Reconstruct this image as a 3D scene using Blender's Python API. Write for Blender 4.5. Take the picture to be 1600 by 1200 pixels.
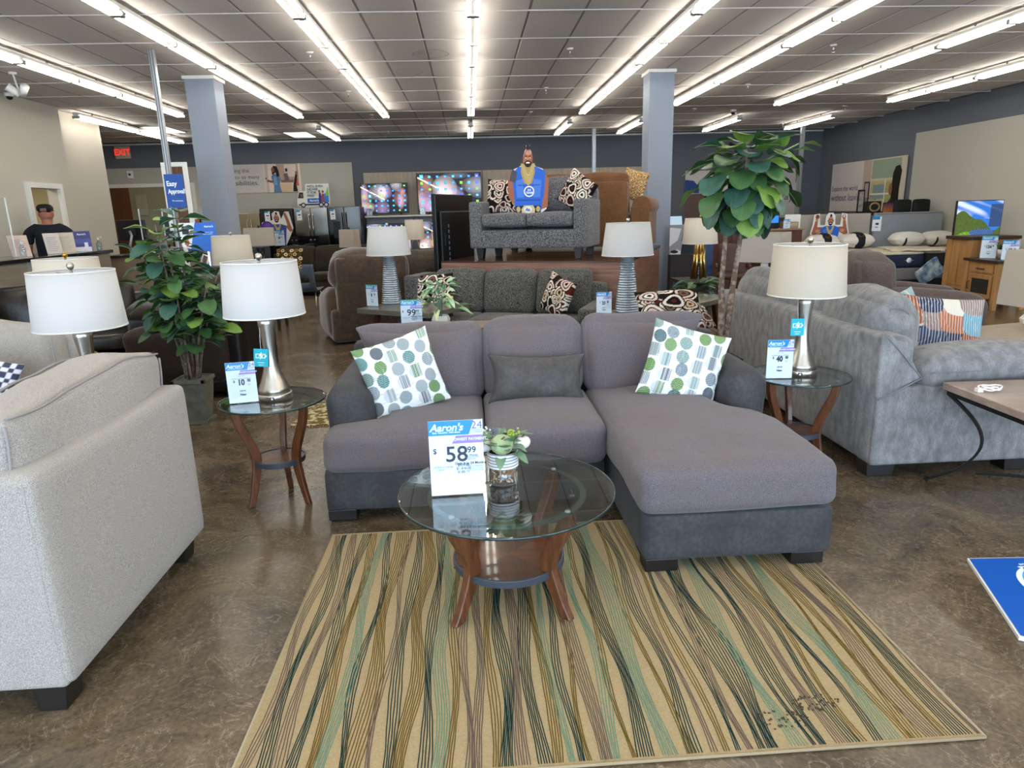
import bpy, bmesh, math, random
import numpy as np
from mathutils import Vector, Matrix, noise
R = math.radians
random.seed(7); rs = np.random.RandomState(11)
sc = bpy.context.scene
for o in list(bpy.data.objects): bpy.data.objects.remove(o)
COL = sc.collection
# ------------------------------------------------------------------ camera
YAW, PITCH, ROLL, FPX = 0.0549757, 0.2492722, -0.0264533, 1061.4
cy_, sy_ = math.cos(YAW), math.sin(YAW)
FW = Vector((sy_*math.cos(PITCH), cy_*math.cos(PITCH), -math.sin(PITCH)))
RT = Vector((cy_, -sy_, 0)); UP = RT.cross(FW)
RT, UP = RT*math.cos(ROLL)+UP*math.sin(ROLL), -RT*math.sin(ROLL)+UP*math.cos(ROLL)
cam = bpy.data.cameras.new('camera'); co = bpy.data.objects.new('camera', cam); COL.objects.link(co)
co.matrix_world = Matrix((RT, UP, -FW)).transposed().to_4x4(); co.location = (0, 0, 1.6)
cam.sensor_width = 36; cam.lens = FPX/1600*36; cam.clip_end = 100; cam.clip_start = .05
sc.camera = co
# ------------------------------------------------------------------ light
sc.view_settings.view_transform = 'Standard'; sc.view_settings.look = 'None'
sc.view_settings.gamma = 1; sc.view_settings.use_curve_mapping = False
sc.view_settings.exposure = 0.0
TUBE = 18.5; DAY = 325.0
w = bpy.data.worlds.new('outdoors'); sc.world = w; w.use_nodes = True
w.node_tree.nodes['Background'].inputs[0].default_value = (.75, .87, 1, 1)
w.node_tree.nodes['Background'].inputs[1].default_value = 1.0
def area(name, loc, rot, sx, sy, power, col):
    l = bpy.data.lights.new(name, 'AREA'); l.shape = 'RECTANGLE'; l.size = sx; l.size_y = sy
    l.energy = power; l.color = col
    o = bpy.data.objects.new(name, l); COL.objects.link(o); o.location = loc; o.rotation_euler = rot
    return o
# daylight coming in through the storefront glass behind the camera
for nm, x in (('storefront_daylight', -5.2), ('storefront_daylight', 0.6), ('storefront_daylight', 6.4)):
    area(nm, (x, -3.2, 1.75), (R(90), 0, 0), 5.0, 2.7, DAY, (.60, .79, 1.0))
# ------------------------------------------------------------------ helpers
def C(h):
    h = h.lstrip('#'); v = [int(h[i:i+2], 16)/255 for i in (0, 2, 4)]
    return tuple(((c+.055)/1.055)**2.4 if c > .04045 else c/12.92 for c in v)
def lk(h): return C(h) if isinstance(h, str) else h
MATS = {}
def mat(name, col, rough=.6, metal=0, spec=.5, c2=None, nscale=8, bump=0, bscale=200, coat=0, emit=0, trans=0, alpha=1, stretch=(1,1,1), sheen=0, mix=(.35,.65), sub=0, detail=4, vcol=False, ior=1.45, croughn=.05):
    if name in MATS: return MATS[name]
    m = bpy.data.materials.new(name); m.use_nodes = True; nt = m.node_tree; b = nt.nodes['Principled BSDF']
    L = nt.links; col = lk(col)
    b.inputs['Base Color'].default_value = (*col, 1); b.inputs['Roughness'].default_value = rough
    b.inputs['Metallic'].default_value = metal; b.inputs['Specular IOR Level'].default_value = spec
    b.inputs['Coat Weight'].default_value = coat; b.inputs['Coat Roughness'].default_value = croughn
    b.inputs['Transmission Weight'].default_value = trans; b.inputs['IOR'].default_value = ior
    b.inputs['Alpha'].default_value = alpha; b.inputs['Sheen Weight'].default_value = sheen
    if emit: b.inputs['Emission Color'].default_value = (*col, 1); b.inputs['Emission Strength'].default_value = emit
    tc = nt.nodes.new('ShaderNodeTexCoord'); mp = nt.nodes.new('ShaderNodeMapping'); mp.inputs['Scale'].default_value = stretch
    L.new(tc.outputs['Object'], mp.inputs['Vector'])
    if vcol:
        a = nt.nodes.new('ShaderNodeVertexColor'); a.layer_name = 'Col'; L.new(a.outputs['Color'], b.inputs['Base Color'])
        if emit: L.new(a.outputs['Color'], b.inputs['Emission Color'])
    elif c2 is not None:
        n = nt.nodes.new('ShaderNodeTexNoise'); n.inputs['Scale'].default_value = nscale; n.inputs['Detail'].default_value = detail
        L.new(mp.outputs[0], n.inputs['Vector'])
        r = nt.nodes.new('ShaderNodeValToRGB'); r.color_ramp.elements[0].position = mix[0]; r.color_ramp.elements[1].position = mix[1]
        r.color_ramp.elements[0].color = (*col, 1); r.color_ramp.elements[1].color = (*lk(c2), 1)
        L.new(n.outputs['Fac'], r.inputs[0]); L.new(r.outputs[0], b.inputs['Base Color'])
    if bump:
        n2 = nt.nodes.new('ShaderNodeTexNoise'); n2.inputs['Scale'].default_value = bscale; n2.inputs['Detail'].default_value = 3
        L.new(mp.outputs[0], n2.inputs['Vector']); bp = nt.nodes.new('ShaderNodeBump'); bp.inputs['Strength'].default_value = bump
        bp.inputs['Distance'].default_value = .004; L.new(n2.outputs['Fac'], bp.inputs['Height']); L.new(bp.outputs[0], b.inputs['Normal'])
    MATS[name] = m; return m
def fabric(name, c1, c2, c3=None, fine=260, big=5, bump=.5, rough=.95, amt=.5, sheen=.15, st=(1,1,1), bst=(1,1,1), bb=4.0):
    """woven cloth: fine two-tone heather over a soft large mottle"""
    if name in MATS: return MATS[name]
    m = bpy.data.materials.new(name); m.use_nodes = True; nt = m.node_tree; b = nt.nodes['Principled BSDF']; L = nt.links
    b.inputs['Roughness'].default_value = rough; b.inputs['Specular IOR Level'].default_value = .25; b.inputs['Sheen Weight'].default_value = sheen
    tc = nt.nodes.new('ShaderNodeTexCoord'); mp = nt.nodes.new('ShaderNodeMapping'); mp.inputs['Scale'].default_value = st
    L.new(tc.outputs['Object'], mp.inputs[0])
    n = nt.nodes.new('ShaderNodeTexNoise'); n.inputs['Scale'].default_value = fine; n.inputs['Detail'].default_value = 2
    L.new(mp.outputs[0], n.inputs['Vector'])
    r = nt.nodes.new('ShaderNodeValToRGB'); r.color_ramp.elements[0].position = .38; r.color_ramp.elements[1].position = .62
    r.color_ramp.elements[0].color = (*lk(c1), 1); r.color_ramp.elements[1].color = (*lk(c2), 1); L.new(n.outputs['Fac'], r.inputs[0])
    n2 = nt.nodes.new('ShaderNodeTexNoise'); n2.inputs['Scale'].default_value = big; n2.inputs['Detail'].default_value = 5; mp2 = nt.nodes.new('ShaderNodeMapping'); mp2.inputs['Scale'].default_value = bst; L.new(tc.outputs['Object'], mp2.inputs[0]); L.new(mp2.outputs[0], n2.inputs['Vector'])
    r2 = nt.nodes.new('ShaderNodeValToRGB'); r2.color_ramp.elements[0].position = .35; r2.color_ramp.elements[1].position = .7
    mx = nt.nodes.new('ShaderNodeMixRGB'); mx.blend_type = 'MIX'; mx.inputs[2].default_value = (*lk(c3 or c1), 1)
    mm = nt.nodes.new('ShaderNodeMath'); mm.operation = 'MULTIPLY'; mm.inputs[1].default_value = amt
    L.new(n2.outputs['Fac'], r2.inputs[0]); L.new(r2.outputs[0], mm.inputs[0]); L.new(mm.outputs[0], mx.inputs[0]); L.new(r.outputs[0], mx.inputs[1])
    L.new(mx.outputs[0], b.inputs['Base Color'])
    bp = nt.nodes.new('ShaderNodeBump'); bp.inputs['Strength'].default_value = bump; bp.inputs['Distance'].default_value = .003
    ad = nt.nodes.new('ShaderNodeMath'); ad.operation = 'MULTIPLY_ADD'; ad.inputs[1].default_value = bb
    L.new(n2.outputs['Fac'], ad.inputs[0]); L.new(n.outputs['Fac'], ad.inputs[2]); L.new(ad.outputs[0], bp.inputs['Height']); L.new(bp.outputs[0], b.inputs['Normal'])
    MATS[name] = m; return m
def thin_glass(name, tint=(.93, .97, .96), base=.035, rough=.0):
    """clear sheet: straight-through tint plus a grazing-angle mirror reflection"""
    if name in MATS: return MATS[name]
    m = bpy.data.materials.new(name); m.use_nodes = True; nt = m.node_tree; nt.nodes.clear(); L = nt.links
    o = nt.nodes.new('ShaderNodeOutputMaterial'); t = nt.nodes.new('ShaderNodeBsdfTransparent'); t.inputs[0].default_value = (*tint, 1)
    g = nt.nodes.new('ShaderNodeBsdfGlossy'); g.inputs['Roughness'].default_value = rough
    lw = nt.nodes.new('ShaderNodeLayerWeight'); lw.inputs[0].default_value = .5; pw_ = nt.nodes.new('ShaderNodeMath'); pw_.operation = 'POWER'; pw_.inputs[1].default_value = 3.4
    ml = nt.nodes.new('ShaderNodeMath'); ml.operation = 'MULTIPLY_ADD'; ml.inputs[1].default_value = .9; ml.inputs[2].default_value = base
    L.new(lw.outputs['Facing'], pw_.inputs[0]); L.new(pw_.outputs[0], ml.inputs[0]); mx = nt.nodes.new('ShaderNodeMixShader')
    L.new(ml.outputs[0], mx.inputs[0]); L.new(t.outputs[0], mx.inputs[1]); L.new(g.outputs[0], mx.inputs[2]); L.new(mx.outputs[0], o.inputs[0])
    MATS[name] = m; return m
def flat(hexc, rough=.55):
    return mat('print_'+hexc.lstrip('#'), hexc, rough=rough, spec=.3)

def grid_unit(n):
    """unit cube surface, n cells a side, lines denser near the edges"""
    t = [i/n*2-1 for i in range(n+1)]
    t = [math.copysign(1-(1-abs(x))**1.7, x) if x else 0 for x in t]
    idx = {}; V = []; F = []
    def vid(p):
        k = tuple(round(c, 5) for c in p)
        if k not in idx: idx[k] = len(V); V.append(p)
        return idx[k]
    for ax in range(3):
        for s in (-1, 1):
            for i in range(n):
                for j in range(n):
                    q = []
                    for (a, b) in ((i, j), (i+1, j), (i+1, j+1), (i, j+1)):
                        p = [0, 0, 0]; p[ax] = s; p[(ax+1) % 3] = t[a]; p[(ax+2) % 3] = t[b]; q.append(vid(tuple(p)))
                    F.append(q if s > 0 else q[::-1])
    return V, F
GU = {}
class MB:
    """collects shapes; build() links them as ONE mesh object"""
    def __init__(s): s.v = []; s.f = []; s.m = []; s.sm = []; s.mats = []; s.T = Matrix()
    def mi(s, m):
        if m not in s.mats: s.mats.append(m)
        return s.mats.index(m)
    def add(s, V, F, m, smooth=False):
        o = len(s.v); k = s.mi(m); T = s.T
        s.v += [tuple(T @ Vector(p)) for p in V]; s.f += [tuple(i+o for i in f) for f in F]
        s.m += [k]*len(F); s.sm += [smooth]*len(F); return s
    def box(s, x0, x1, y0, y1, z0, z1, m):
        V = [(x, y, z) for z in (z0, z1) for y in (y0, y1) for x in (x0, x1)]
        return s.add(V, [(0,2,3,1),(4,5,7,6),(0,1,5,4),(2,6,7,3),(0,4,6,2),(1,3,7,5)], m)
    def cb(s, c, d, m): return s.box(c[0]-d[0]/2, c[0]+d[0]/2, c[1]-d[1]/2, c[1]+d[1]/2, c[2]-d[2]/2, c[2]+d[2]/2, m)
    def lathe(s, prof, m, n=32, cx=0, cy=0, smooth=True, cap=True, arc=None):
        V = []; F = []
        for r, z in prof:
            for i in range(n): a = 2*math.pi*i/n; V.append((cx+r*math.cos(a), cy+r*math.sin(a), z))
        for k in range(len(prof)-1):
            for i in range(n): j = (i+1) % n; F.append((k*n+i, k*n+j, (k+1)*n+j, (k+1)*n+i))
        if cap and prof[0][0] > 1e-5: F.append(tuple(range(n))[::-1])
        if cap and prof[-1][0] > 1e-5: F.append(tuple(range((len(prof)-1)*n, len(prof)*n)))
        return s.add(V, F, m, smooth)
    def tube(s, pts, r, m, n=8, smooth=True, sec=None):
        """round tube (or rectangle sec=(w,h)) swept along pts; r scalar or list"""
        pts = [Vector(p) for p in pts]; V = []; F = []; N = len(pts); up = Vector((0, 0, 1)); prev = None
        for i, p in enumerate(pts):
            d = (pts[min(i+1, N-1)]-pts[max(i-1, 0)]).normalized()
            if prev is None: a = d.cross(up) if abs(d.z) < .95 else d.cross(Vector((0, 1, 0)))
            else: a = prev-d*prev.dot(d)
            a.normalize(); prev = a; b = d.cross(a); ri = r[i] if isinstance(r, (list, tuple)) else r
            if sec:
                hw, hh = sec[0]/2*ri, sec[1]/2*ri
                for (u, v) in ((-1,-1),(1,-1),(1,1),(-1,1)): V.append(tuple(p+a*u*hw+b*v*hh))
            else:
                for k in range(n): t = 2*math.pi*k/n; V.append(tuple(p+a*math.cos(t)*ri+b*math.sin(t)*ri))
        n = 4 if sec else n
        for i in range(N-1):
            for k in range(n): j = (k+1) % n; F.append((i*n+k, i*n+j, (i+1)*n+j, (i+1)*n+k))
        F.append(tuple(range(n))[::-1]); F.append(tuple(range((N-1)*n, N*n)))
        return s.add(V, F, m, smooth and not sec)
    def prism(s, poly, t0, t1, m, axis='y', smooth=False):
        """polygon in the plane across axis, extruded t0..t1; axis y: poly is (x,z); x: (y,z); z: (x,y)"""
        def P(a, b, t): return {'y': (a, t, b), 'x': (t, a, b), 'z': (a, b, t)}[axis]
        n = len(poly); V = [P(a, b, t0) for a, b in poly]+[P(a, b, t1) for a, b in poly]
        F = [tuple(range(n)), tuple(range(n, 2*n))[::-1]]+[(i, i+n, (i+1) % n+n, (i+1) % n) for i in range(n)]
        return s.add(V, F, m, smooth)
    def soft(s, c, d, m, r=.05, bulge=(0, 0, 0), n=10, wob=0, seed=0, fn=None, k=2):
        """rounded cushion block; c centre, d full sizes"""
        if n not in GU: GU[n] = grid_unit(n)
        V0, F = GU[n]; V = []; h = [x/2 for x in d]; r = min(r, *h)
        for u, v, w in V0:
            p = Vector((u*h[0], v*h[1], w*h[2])); q = Vector([max(-h[i]+r, min(h[i]-r, p[i])) for i in range(3)])
            e = p-q
            if e.length > 1e-9: p = q+e.normalized()*r
            f = lambda a: 1-abs(a)**k
            p.x += bulge[0]*u*f(v)*f(w); p.y += bulge[1]*v*f(u)*f(w); p.z += bulge[2]*w*f(u)*f(v)
            if wob:
                nn = noise.noise_vector((p*4.5)+Vector((seed*7.3, c[0], c[2]))); p += nn*wob
            if fn: p = Vector(fn(p, u, v, w))
            V.append((p.x+c[0], p.y+c[1], p.z+c[2]))
        return s.add(V, F, m, True)
    def text(s, body, size, m, loc, face='y', align='CENTER', bold=0, shear=0, sx=1, up=1):
        """flat lettering lying just in front of a plane; face y: reads from -Y; x-: reads from -X ; z: from above"""
        cu = bpy.data.curves.new('t', 'FONT'); cu.body = body; cu.size = size; cu.align_x = align; cu.align_y = 'CENTER'
        cu.extrude = .0004; cu.offset = bold*size; cu.shear = shear; cu.resolution_u = 3
        o = bpy.data.objects.new('t', cu); COL.objects.link(o)
        me = o.to_mesh()
        V = [v.co.copy() for v in me.vertices]; F = [tuple(p.vertices) for p in me.polygons]; o.to_mesh_clear()
        bpy.data.objects.remove(o); bpy.data.curves.remove(cu)
        out = []
        for p in V:
            x, y, z = p.x*sx, p.y, p.z
            if face == 'y': q = (x, -z, y)
            elif face == '-x': q = (-z, -x, y)
            elif face == 'x': q = (z, x, y)
            else: q = (x, y, z)
            out.append((q[0]+loc[0], q[1]+loc[1], q[2]+loc[2]))
        return s.add(out, F, m)
    def build(s, name, parent=None, bevel=0, seg=2, kind=None, label=None, sub=0):
        me = bpy.data.meshes.new(name); me.from_pydata(s.v, [], s.f)
        for m in s.mats: me.materials.append(m)
        me.polygons.foreach_set('material_index', s.m); me.polygons.foreach_set('use_smooth', s.sm); me.update()
        o = bpy.data.objects.new(name, me); COL.objects.link(o)
        if parent: o.parent = parent
        if bevel:
            b = o.modifiers.new('b', 'BEVEL'); b.width = bevel; b.segments = seg; b.limit_method = 'ANGLE'; b.angle_limit = R(40)
        if sub: q = o.modifiers.new('s', 'SUBSURF'); q.levels = sub; q.render_levels = sub
        if kind: o['kind'] = kind
        if label: o['label'] = label
        return o
def thing(name, label, cat, loc=(0, 0, 0), rz=0, group=None):
    o = bpy.data.objects.new(name, None); COL.objects.link(o); o.location = loc; o.rotation_euler = (0, 0, R(rz))
    o.empty_display_size = .1; o['label'] = label; o['category'] = cat
    if group: o['group'] = group
    return o
def tag(o, label, cat, group=None, loc=None, rot=None):
    o['label'] = label; o['category'] = cat
    if group: o['group'] = group
    if loc: o.location = loc
    if rot: o.rotation_euler = tuple(R(a) for a in rot)
    return o
def struct(o): o['kind'] = 'structure'; return o
def dup(root, loc, rz=None, label=None, group=None):
    r = root.copy(); COL.objects.link(r); r.location = loc
    if rz is not None: r.rotation_euler = (root.rotation_euler[0], root.rotation_euler[1], R(rz))
    if label: r['label'] = label
    if group: r['group'] = group
    for ch in list(root.children):
        c = ch.copy(); COL.objects.link(c); c.parent = r
        for g in ch.children: d = g.copy(); COL.objects.link(d); d.parent = c
    return r
def ell(cx, cy, rx, ry, n=20, a0=0, a1=360):
    return [(cx+rx*math.cos(R(a0+(a1-a0)*i/n)), cy+ry*math.sin(R(a0+(a1-a0)*i/n))) for i in range(n if a1-a0 >= 360 else n+1)]
def layers(mb, L, t=.0012, base=0.0, axis='y', sgn=-1):
    """printed picture: flat coloured shapes stacked a hair proud of one another; L = [(colour, polygon)...] in metres (x,z)"""
    for i, (c, poly) in enumerate(L):
        a = base+sgn*t*i*.35; b = a+sgn*t
        mb.prism(poly, min(a, b), max(a, b), flat(c) if isinstance(c, str) else c, axis)
def rect(x0, x1, z0, z1): return [(x0, z0), (x1, z0), (x1, z1), (x0, z1)]
def picture(name, W, H, nx, ny, fn, parent, loc=(0, 0, 0), emit=0, face='y', rough=.4):
    """flat printed or lit panel coloured per face by fn(u, v) -> (..,3) linear; u to the right, v up"""
    u, v = np.meshgrid((np.arange(nx)+.5)/nx, (np.arange(ny)+.5)/ny)
    col = np.clip(fn(u, v), 0, 1)
    xs = np.linspace(-W/2, W/2, nx+1); zs = np.linspace(0, H, ny+1); X, Z = np.meshgrid(xs, zs)
    if face == 'y': V = np.stack([X, X*0, Z], -1)
    elif face == '-x': V = np.stack([X*0, -X, Z], -1)
    else: V = np.stack([X, Z, X*0], -1)
    V = V.reshape(-1, 3)+np.array(loc); i = np.arange(nx*ny); a = (i//nx)*(nx+1)+i % nx
    F = np.stack([a, a+1, a+nx+2, a+nx+1], 1)
    me = bpy.data.meshes.new(name); me.from_pydata(V.tolist(), [], F.tolist())
    ca = me.color_attributes.new('Col', 'FLOAT_COLOR', 'CORNER')
    d = np.repeat(np.concatenate([col.reshape(-1, 3), np.ones((nx*ny, 1))], 1), 4, 0).astype(np.float32); ca.data.foreach_set('color', d.ravel())
    me.materials.append(mat('lit_screen' if emit else 'printed_panel', (.5,.5,.5), rough=rough, vcol=True, emit=emit))
    o = bpy.data.objects.new(name, me); COL.objects.link(o); o.parent = parent; return o
def pillow(name, W, H, T, colfn, label, loc, rot, n=90, group=None, welt=None, cat='pillow', fab=None, pinch=.07):
    """throw pillow standing in local x-z, thickness in y"""
    t = np.linspace(-1, 1, n+1); t = np.sign(t)*(1-(1-np.abs(t))**1.35); U, Vv = np.meshgrid(t, t)
    x = U*W/2*(1-pinch*(1-Vv**2)*np.abs(U)); z = Vv*H/2*(1-pinch*(1-U**2)*np.abs(Vv))
    th = T/2*np.clip((1-U**2)*(1-Vv**2), 0, 1)**.42
    th = th*(1+.06*np.sin(7*U+3)*np.cos(5*Vv+1))
    N = (n+1)**2; i = np.arange(n*n); a = (i//n)*(n+1)+i % n; F = np.stack([a, a+1, a+n+2, a+n+1], 1)
    V = np.concatenate([np.stack([x, -th, z], -1).reshape(-1, 3), np.stack([x, th, z], -1).reshape(-1, 3)])
    F2 = np.concatenate([F, F[:, ::-1]+N])
    me = bpy.data.meshes.new(name); me.from_pydata(V.tolist(), [], F2.tolist())
    me.polygons.foreach_set('use_smooth', [True]*len(F2))
    if colfn is not None:
        col = np.clip(colfn((U+1)/2, (Vv+1)/2), 0, 1).reshape(-1, 3)
        ca = me.color_attributes.new('Col', 'FLOAT_COLOR', 'POINT'); d = np.concatenate([col, np.ones((N, 1))], 1)
        d = np.concatenate([d, d]).astype(np.float32); ca.data.foreach_set('color', d.ravel())
        me.materials.append(mat('printed_cloth', (.5,.5,.5), rough=.9, spec=.2, vcol=True, bump=.35, bscale=350))
    else: me.materials.append(fab)
    o = bpy.data.objects.new(name, me); COL.objects.link(o); tag(o, label, cat, group, loc, rot)
    bm = bmesh.new(); bm.from_mesh(me); bmesh.ops.remove_doubles(bm, verts=bm.verts, dist=1e-5); bm.to_mesh(me); bm.free()
    if welt:
        k = 40; q = np.linspace(-1, 1, k); pts = [(a, -1) for a in q]+[(1, a) for a in q[1:]]+[(a, 1) for a in q[::-1][1:]]+[(-1, a) for a in q[::-1][1:]]
        P = [(u*W/2*(1-pinch*(1-v*v)*abs(u)), 0, v*H/2*(1-pinch*(1-u*u)*abs(v))) for u, v in pts]
        MB().tube(P, .004, welt, 6).build('welt', o)
    return o
# ------------------------------------------------------------------ structure
def floor_mat():
    m = bpy.data.materials.new('polished_concrete'); m.use_nodes = True; nt = m.node_tree; b = nt.nodes['Principled BSDF']; L = nt.links
    tc = nt.nodes.new('ShaderNodeTexCoord')
    def noi(s, d, dist=0, rough=.6):
        n = nt.nodes.new('ShaderNodeTexNoise'); n.inputs['Scale'].default_value = s; n.inputs['Detail'].default_value = d
        n.inputs['Distortion'].default_value = dist; n.inputs['Roughness'].default_value = rough; L.new(tc.outputs['Object'], n.inputs['Vector']); return n
    def ramp(src, stops):
        r = nt.nodes.new('ShaderNodeValToRGB'); e = r.color_ramp.elements
        e[0].position, e[0].color = stops[0][0], (*lk(stops[0][1]), 1); e[1].position, e[1].color = stops[-1][0], (*lk(stops[-1][1]), 1)
        for p, c in stops[1:-1]: q = e.new(p); q.color = (*lk(c), 1)
        L.new(src, r.inputs[0]); return r
    n1 = noi(2.2, 9, 1.2, .68); r1 = ramp(n1.outputs['Fac'], [(.28, '#3f3429'), (.46, '#5c4e3c'), (.6, '#70604b'), (.76, '#86755e')])
    n2 = noi(4.0, 6, 2.2, .6); r2 = ramp(n2.outputs['Fac'], [(.485, (0,0,0)), (.5, (1,1,1)), (.515, (0,0,0))])   # pale veins
    n3 = noi(55, 5); r3 = ramp(n3.outputs['Fac'], [(.3, (.65,.65,.65)), (.7, (1.25,1.25,1.25))])
    n4 = noi(300, 2); r4 = ramp(n4.outputs['Fac'], [(.3, (.8,.8,.8)), (.75, (1.25,1.25,1.25))])
    mx = nt.nodes.new('ShaderNodeMixRGB'); mx.blend_type = 'MIX'; mx.inputs[2].default_value = (*C('#b5a68f'), 1)
    mm = nt.nodes.new('ShaderNodeMath'); mm.operation = 'MULTIPLY'; mm.inputs[1].default_value = .28; L.new(r2.outputs[0], mm.inputs[0]); L.new(mm.outputs[0], mx.inputs[0])
    L.new(r1.outputs[0], mx.inputs[1]); cur = mx
    for r in (r3, r4):
        k = nt.nodes.new('ShaderNodeMixRGB'); k.blend_type = 'MULTIPLY'; k.inputs[0].default_value = 1; L.new(cur.outputs[0], k.inputs[1]); L.new(r.outputs[0], k.inputs[2]); cur = k
    L.new(cur.outputs[0], b.inputs['Base Color'])
    rr = nt.nodes.new('ShaderNodeMapRange'); rr.inputs['To Min'].default_value = .12; rr.inputs['To Max'].default_value = .34; L.new(n1.outputs['Fac'], rr.inputs[0]); L.new(rr.outputs[0], b.inputs['Roughness'])
    b.inputs['Specular IOR Level'].default_value = .5
    bp = nt.nodes.new('ShaderNodeBump'); bp.inputs['Strength'].default_value = .05; bp.inputs['Distance'].default_value = .01; L.new(n3.outputs['Fac'], bp.inputs['Height']); L.new(bp.outputs[0], b.inputs['Normal'])
    return m
struct(MB().box(-12.2, 10.6, -3.6, 20.6, -.12, 0, floor_mat()).build('floor'))
beige = mat('beige_wall_paint', '#c2bcae', rough=.85, bump=.08, bscale=300)
dgrey = mat('charcoal_wall_paint', '#63676f', rough=.8, bump=.08, bscale=300)
panelg = mat('pale_wall_panel', '#b3b0a5', rough=.75)
white = mat('white_paint', '#dedad2', rough=.5)
white_tr = mat('white_trim_paint', '#e6e4de', rough=.45)
darkvoid = mat('dark_interior', '#3a2a1e', rough=.7)
# back wall with its charcoal band and beige lower field
wb = MB().box(-12.2, 10.5, 20.4, 20.6, 0, 3.8, dgrey).build('wall_back'); struct(wb)
struct(MB().box(-12.2, -6.2, 20.37, 20.4, 0, 3.02, panelg).build('trim_1'))
struct(MB().box(-6.9, -3.25, 20.36, 20.4, 0, 3.05, panelg).build('trim_2'))
struct(MB().box(-12.1, 10.38, 20.34, 20.4, 3.62, 3.66, white_tr).build('trim_3'))
wr = MB().box(10.4, 10.6, -3.6, 20.6, 0, 3.8, dgrey).build('wall_right'); struct(wr)
struct(MB().box(10.37, 10.4, -3.4, 16.0, 0, 3.1, panelg).build('trim_4'))
# left partition wall with the doorway behind the counter
wl = MB().box(-7.65, -7.45, -3.6, 12.45, 0, 3.8, beige).box(-7.65, -7.45, 13.35, 13.8, 0, 3.8, beige).box(-7.65, -7.45, 12.45, 13.35, 2.2, 3.8, beige)
struct(wl.build('wall_left'))
fr = MB().box(-7.46, -7.40, 12.38, 12.47, 0, 2.2, white_tr).box(-7.46, -7.40, 13.33, 13.42, 0, 2.2, white_tr).box(-7.46, -7.40, 12.38, 13.42, 2.2, 2.29, white_tr)
struct(fr.build('door_1'))
cream = mat('cream_room_paint', '#d9cfae', rough=.8)
rm = MB().box(-10.2, -10.1, 9.5, 15.6, 0, 3.0, cream).box(-10.2, -7.66, 15.5, 15.6, 0, 3.0, cream).box(-10.2, -7.66, 9.4, 9.5, 0, 3.0, cream).box(-10.2, -7.66, 9.4, 15.6, 2.7, 2.75, cream)
struct(rm.build('wall_office')); struct(MB().box(-7.66, -7.65, 13.8, 15.6, 0, 3.8, beige).build('wall_office_side'))
struct(MB().box(-12.2, -12.0, -3.6, 20.6, 0, 3.8, beige).build('wall_far_left'))
nb = mat('office_board', '#8f8a6e', rough=.7)
tag(MB().box(-10.09, -10.06, 13.6, 14.5, 1.0, 2.1, nb).build('notice_board', bevel=.005), 'olive board hanging in the cream room behind the open doorway', 'board')
area('office_ceiling_lamp', (-8.8, 13.0, 2.66), (0, 0, 0), 1.2, .6, 45, (1, .93, .78))
# storefront wall behind the camera: piers, sill and head around the glass
wf = MB().box(-12.2, 10.6, -3.6, -3.4, 3.25, 3.8, beige).box(-12.2, 10.6, -3.6, -3.4, 0, .3, beige)
for x in (-12.2, -8.0, -2.3, 3.5, 9.2): wf.box(x, x+.35 if x < 9 else 10.6, -3.6, -3.4, .3, 3.25, beige)
struct(wf.build('wall_front'))
# double wooden doors in the far back wall, far left
wood_d = mat('reddish_door_wood', '#6b4228', rough=.5, c2='#56321d', nscale=6, stretch=(6, 6, .6))
d = MB().box(-10.3, -10.2, 20.3, 20.369, 0, 2.5, white_tr).box(-7.75, -7.65, 20.3, 20.369, 0, 2.5, white_tr).box(-10.3, -7.65, 20.3, 20.37, 2.5, 2.6, white_tr)
do = struct(d.build('door_2'))
for x0, x1 in ((-10.2, -9.45), (-8.45, -7.75)):
    MB().box(x0, x1, 20.31, 20.36, .02, 2.5, wood_d).build('door_leaf', do)
MB().box(-9.45, -8.45, 20.33, 20.36, .02, 2.5, mat('olive_cabinet', '#8d8468', rough=.6)).build('cupboard_panel', do)
lv = MB().box(-9.3, -9.0, 20.29, 20.33, 1.75, 2.3, mat('olive_cabinet2', '#9c937a', rough=.6)).build('cupboard_door', do, bevel=.01)
# columns
colm = mat('blue_grey_column_paint', '#8b93a0', rough=.7, bump=.05)
for n, (x0, x1, y0, y1) in enumerate(((-4.10, -3.68, 11.05, 11.47), (2.85, 3.24, 11.1, 11.5))):
    c = struct(MB().box(x0, x1, y0, y1, 0, 3.66, colm).build('wall_column', bevel=.006))
    MB().box(x0-.025, x1+.025, y0-.025, y1+.025, 3.60, 3.648, white_tr).build('cap_trim', c, bevel=.004)
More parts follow.
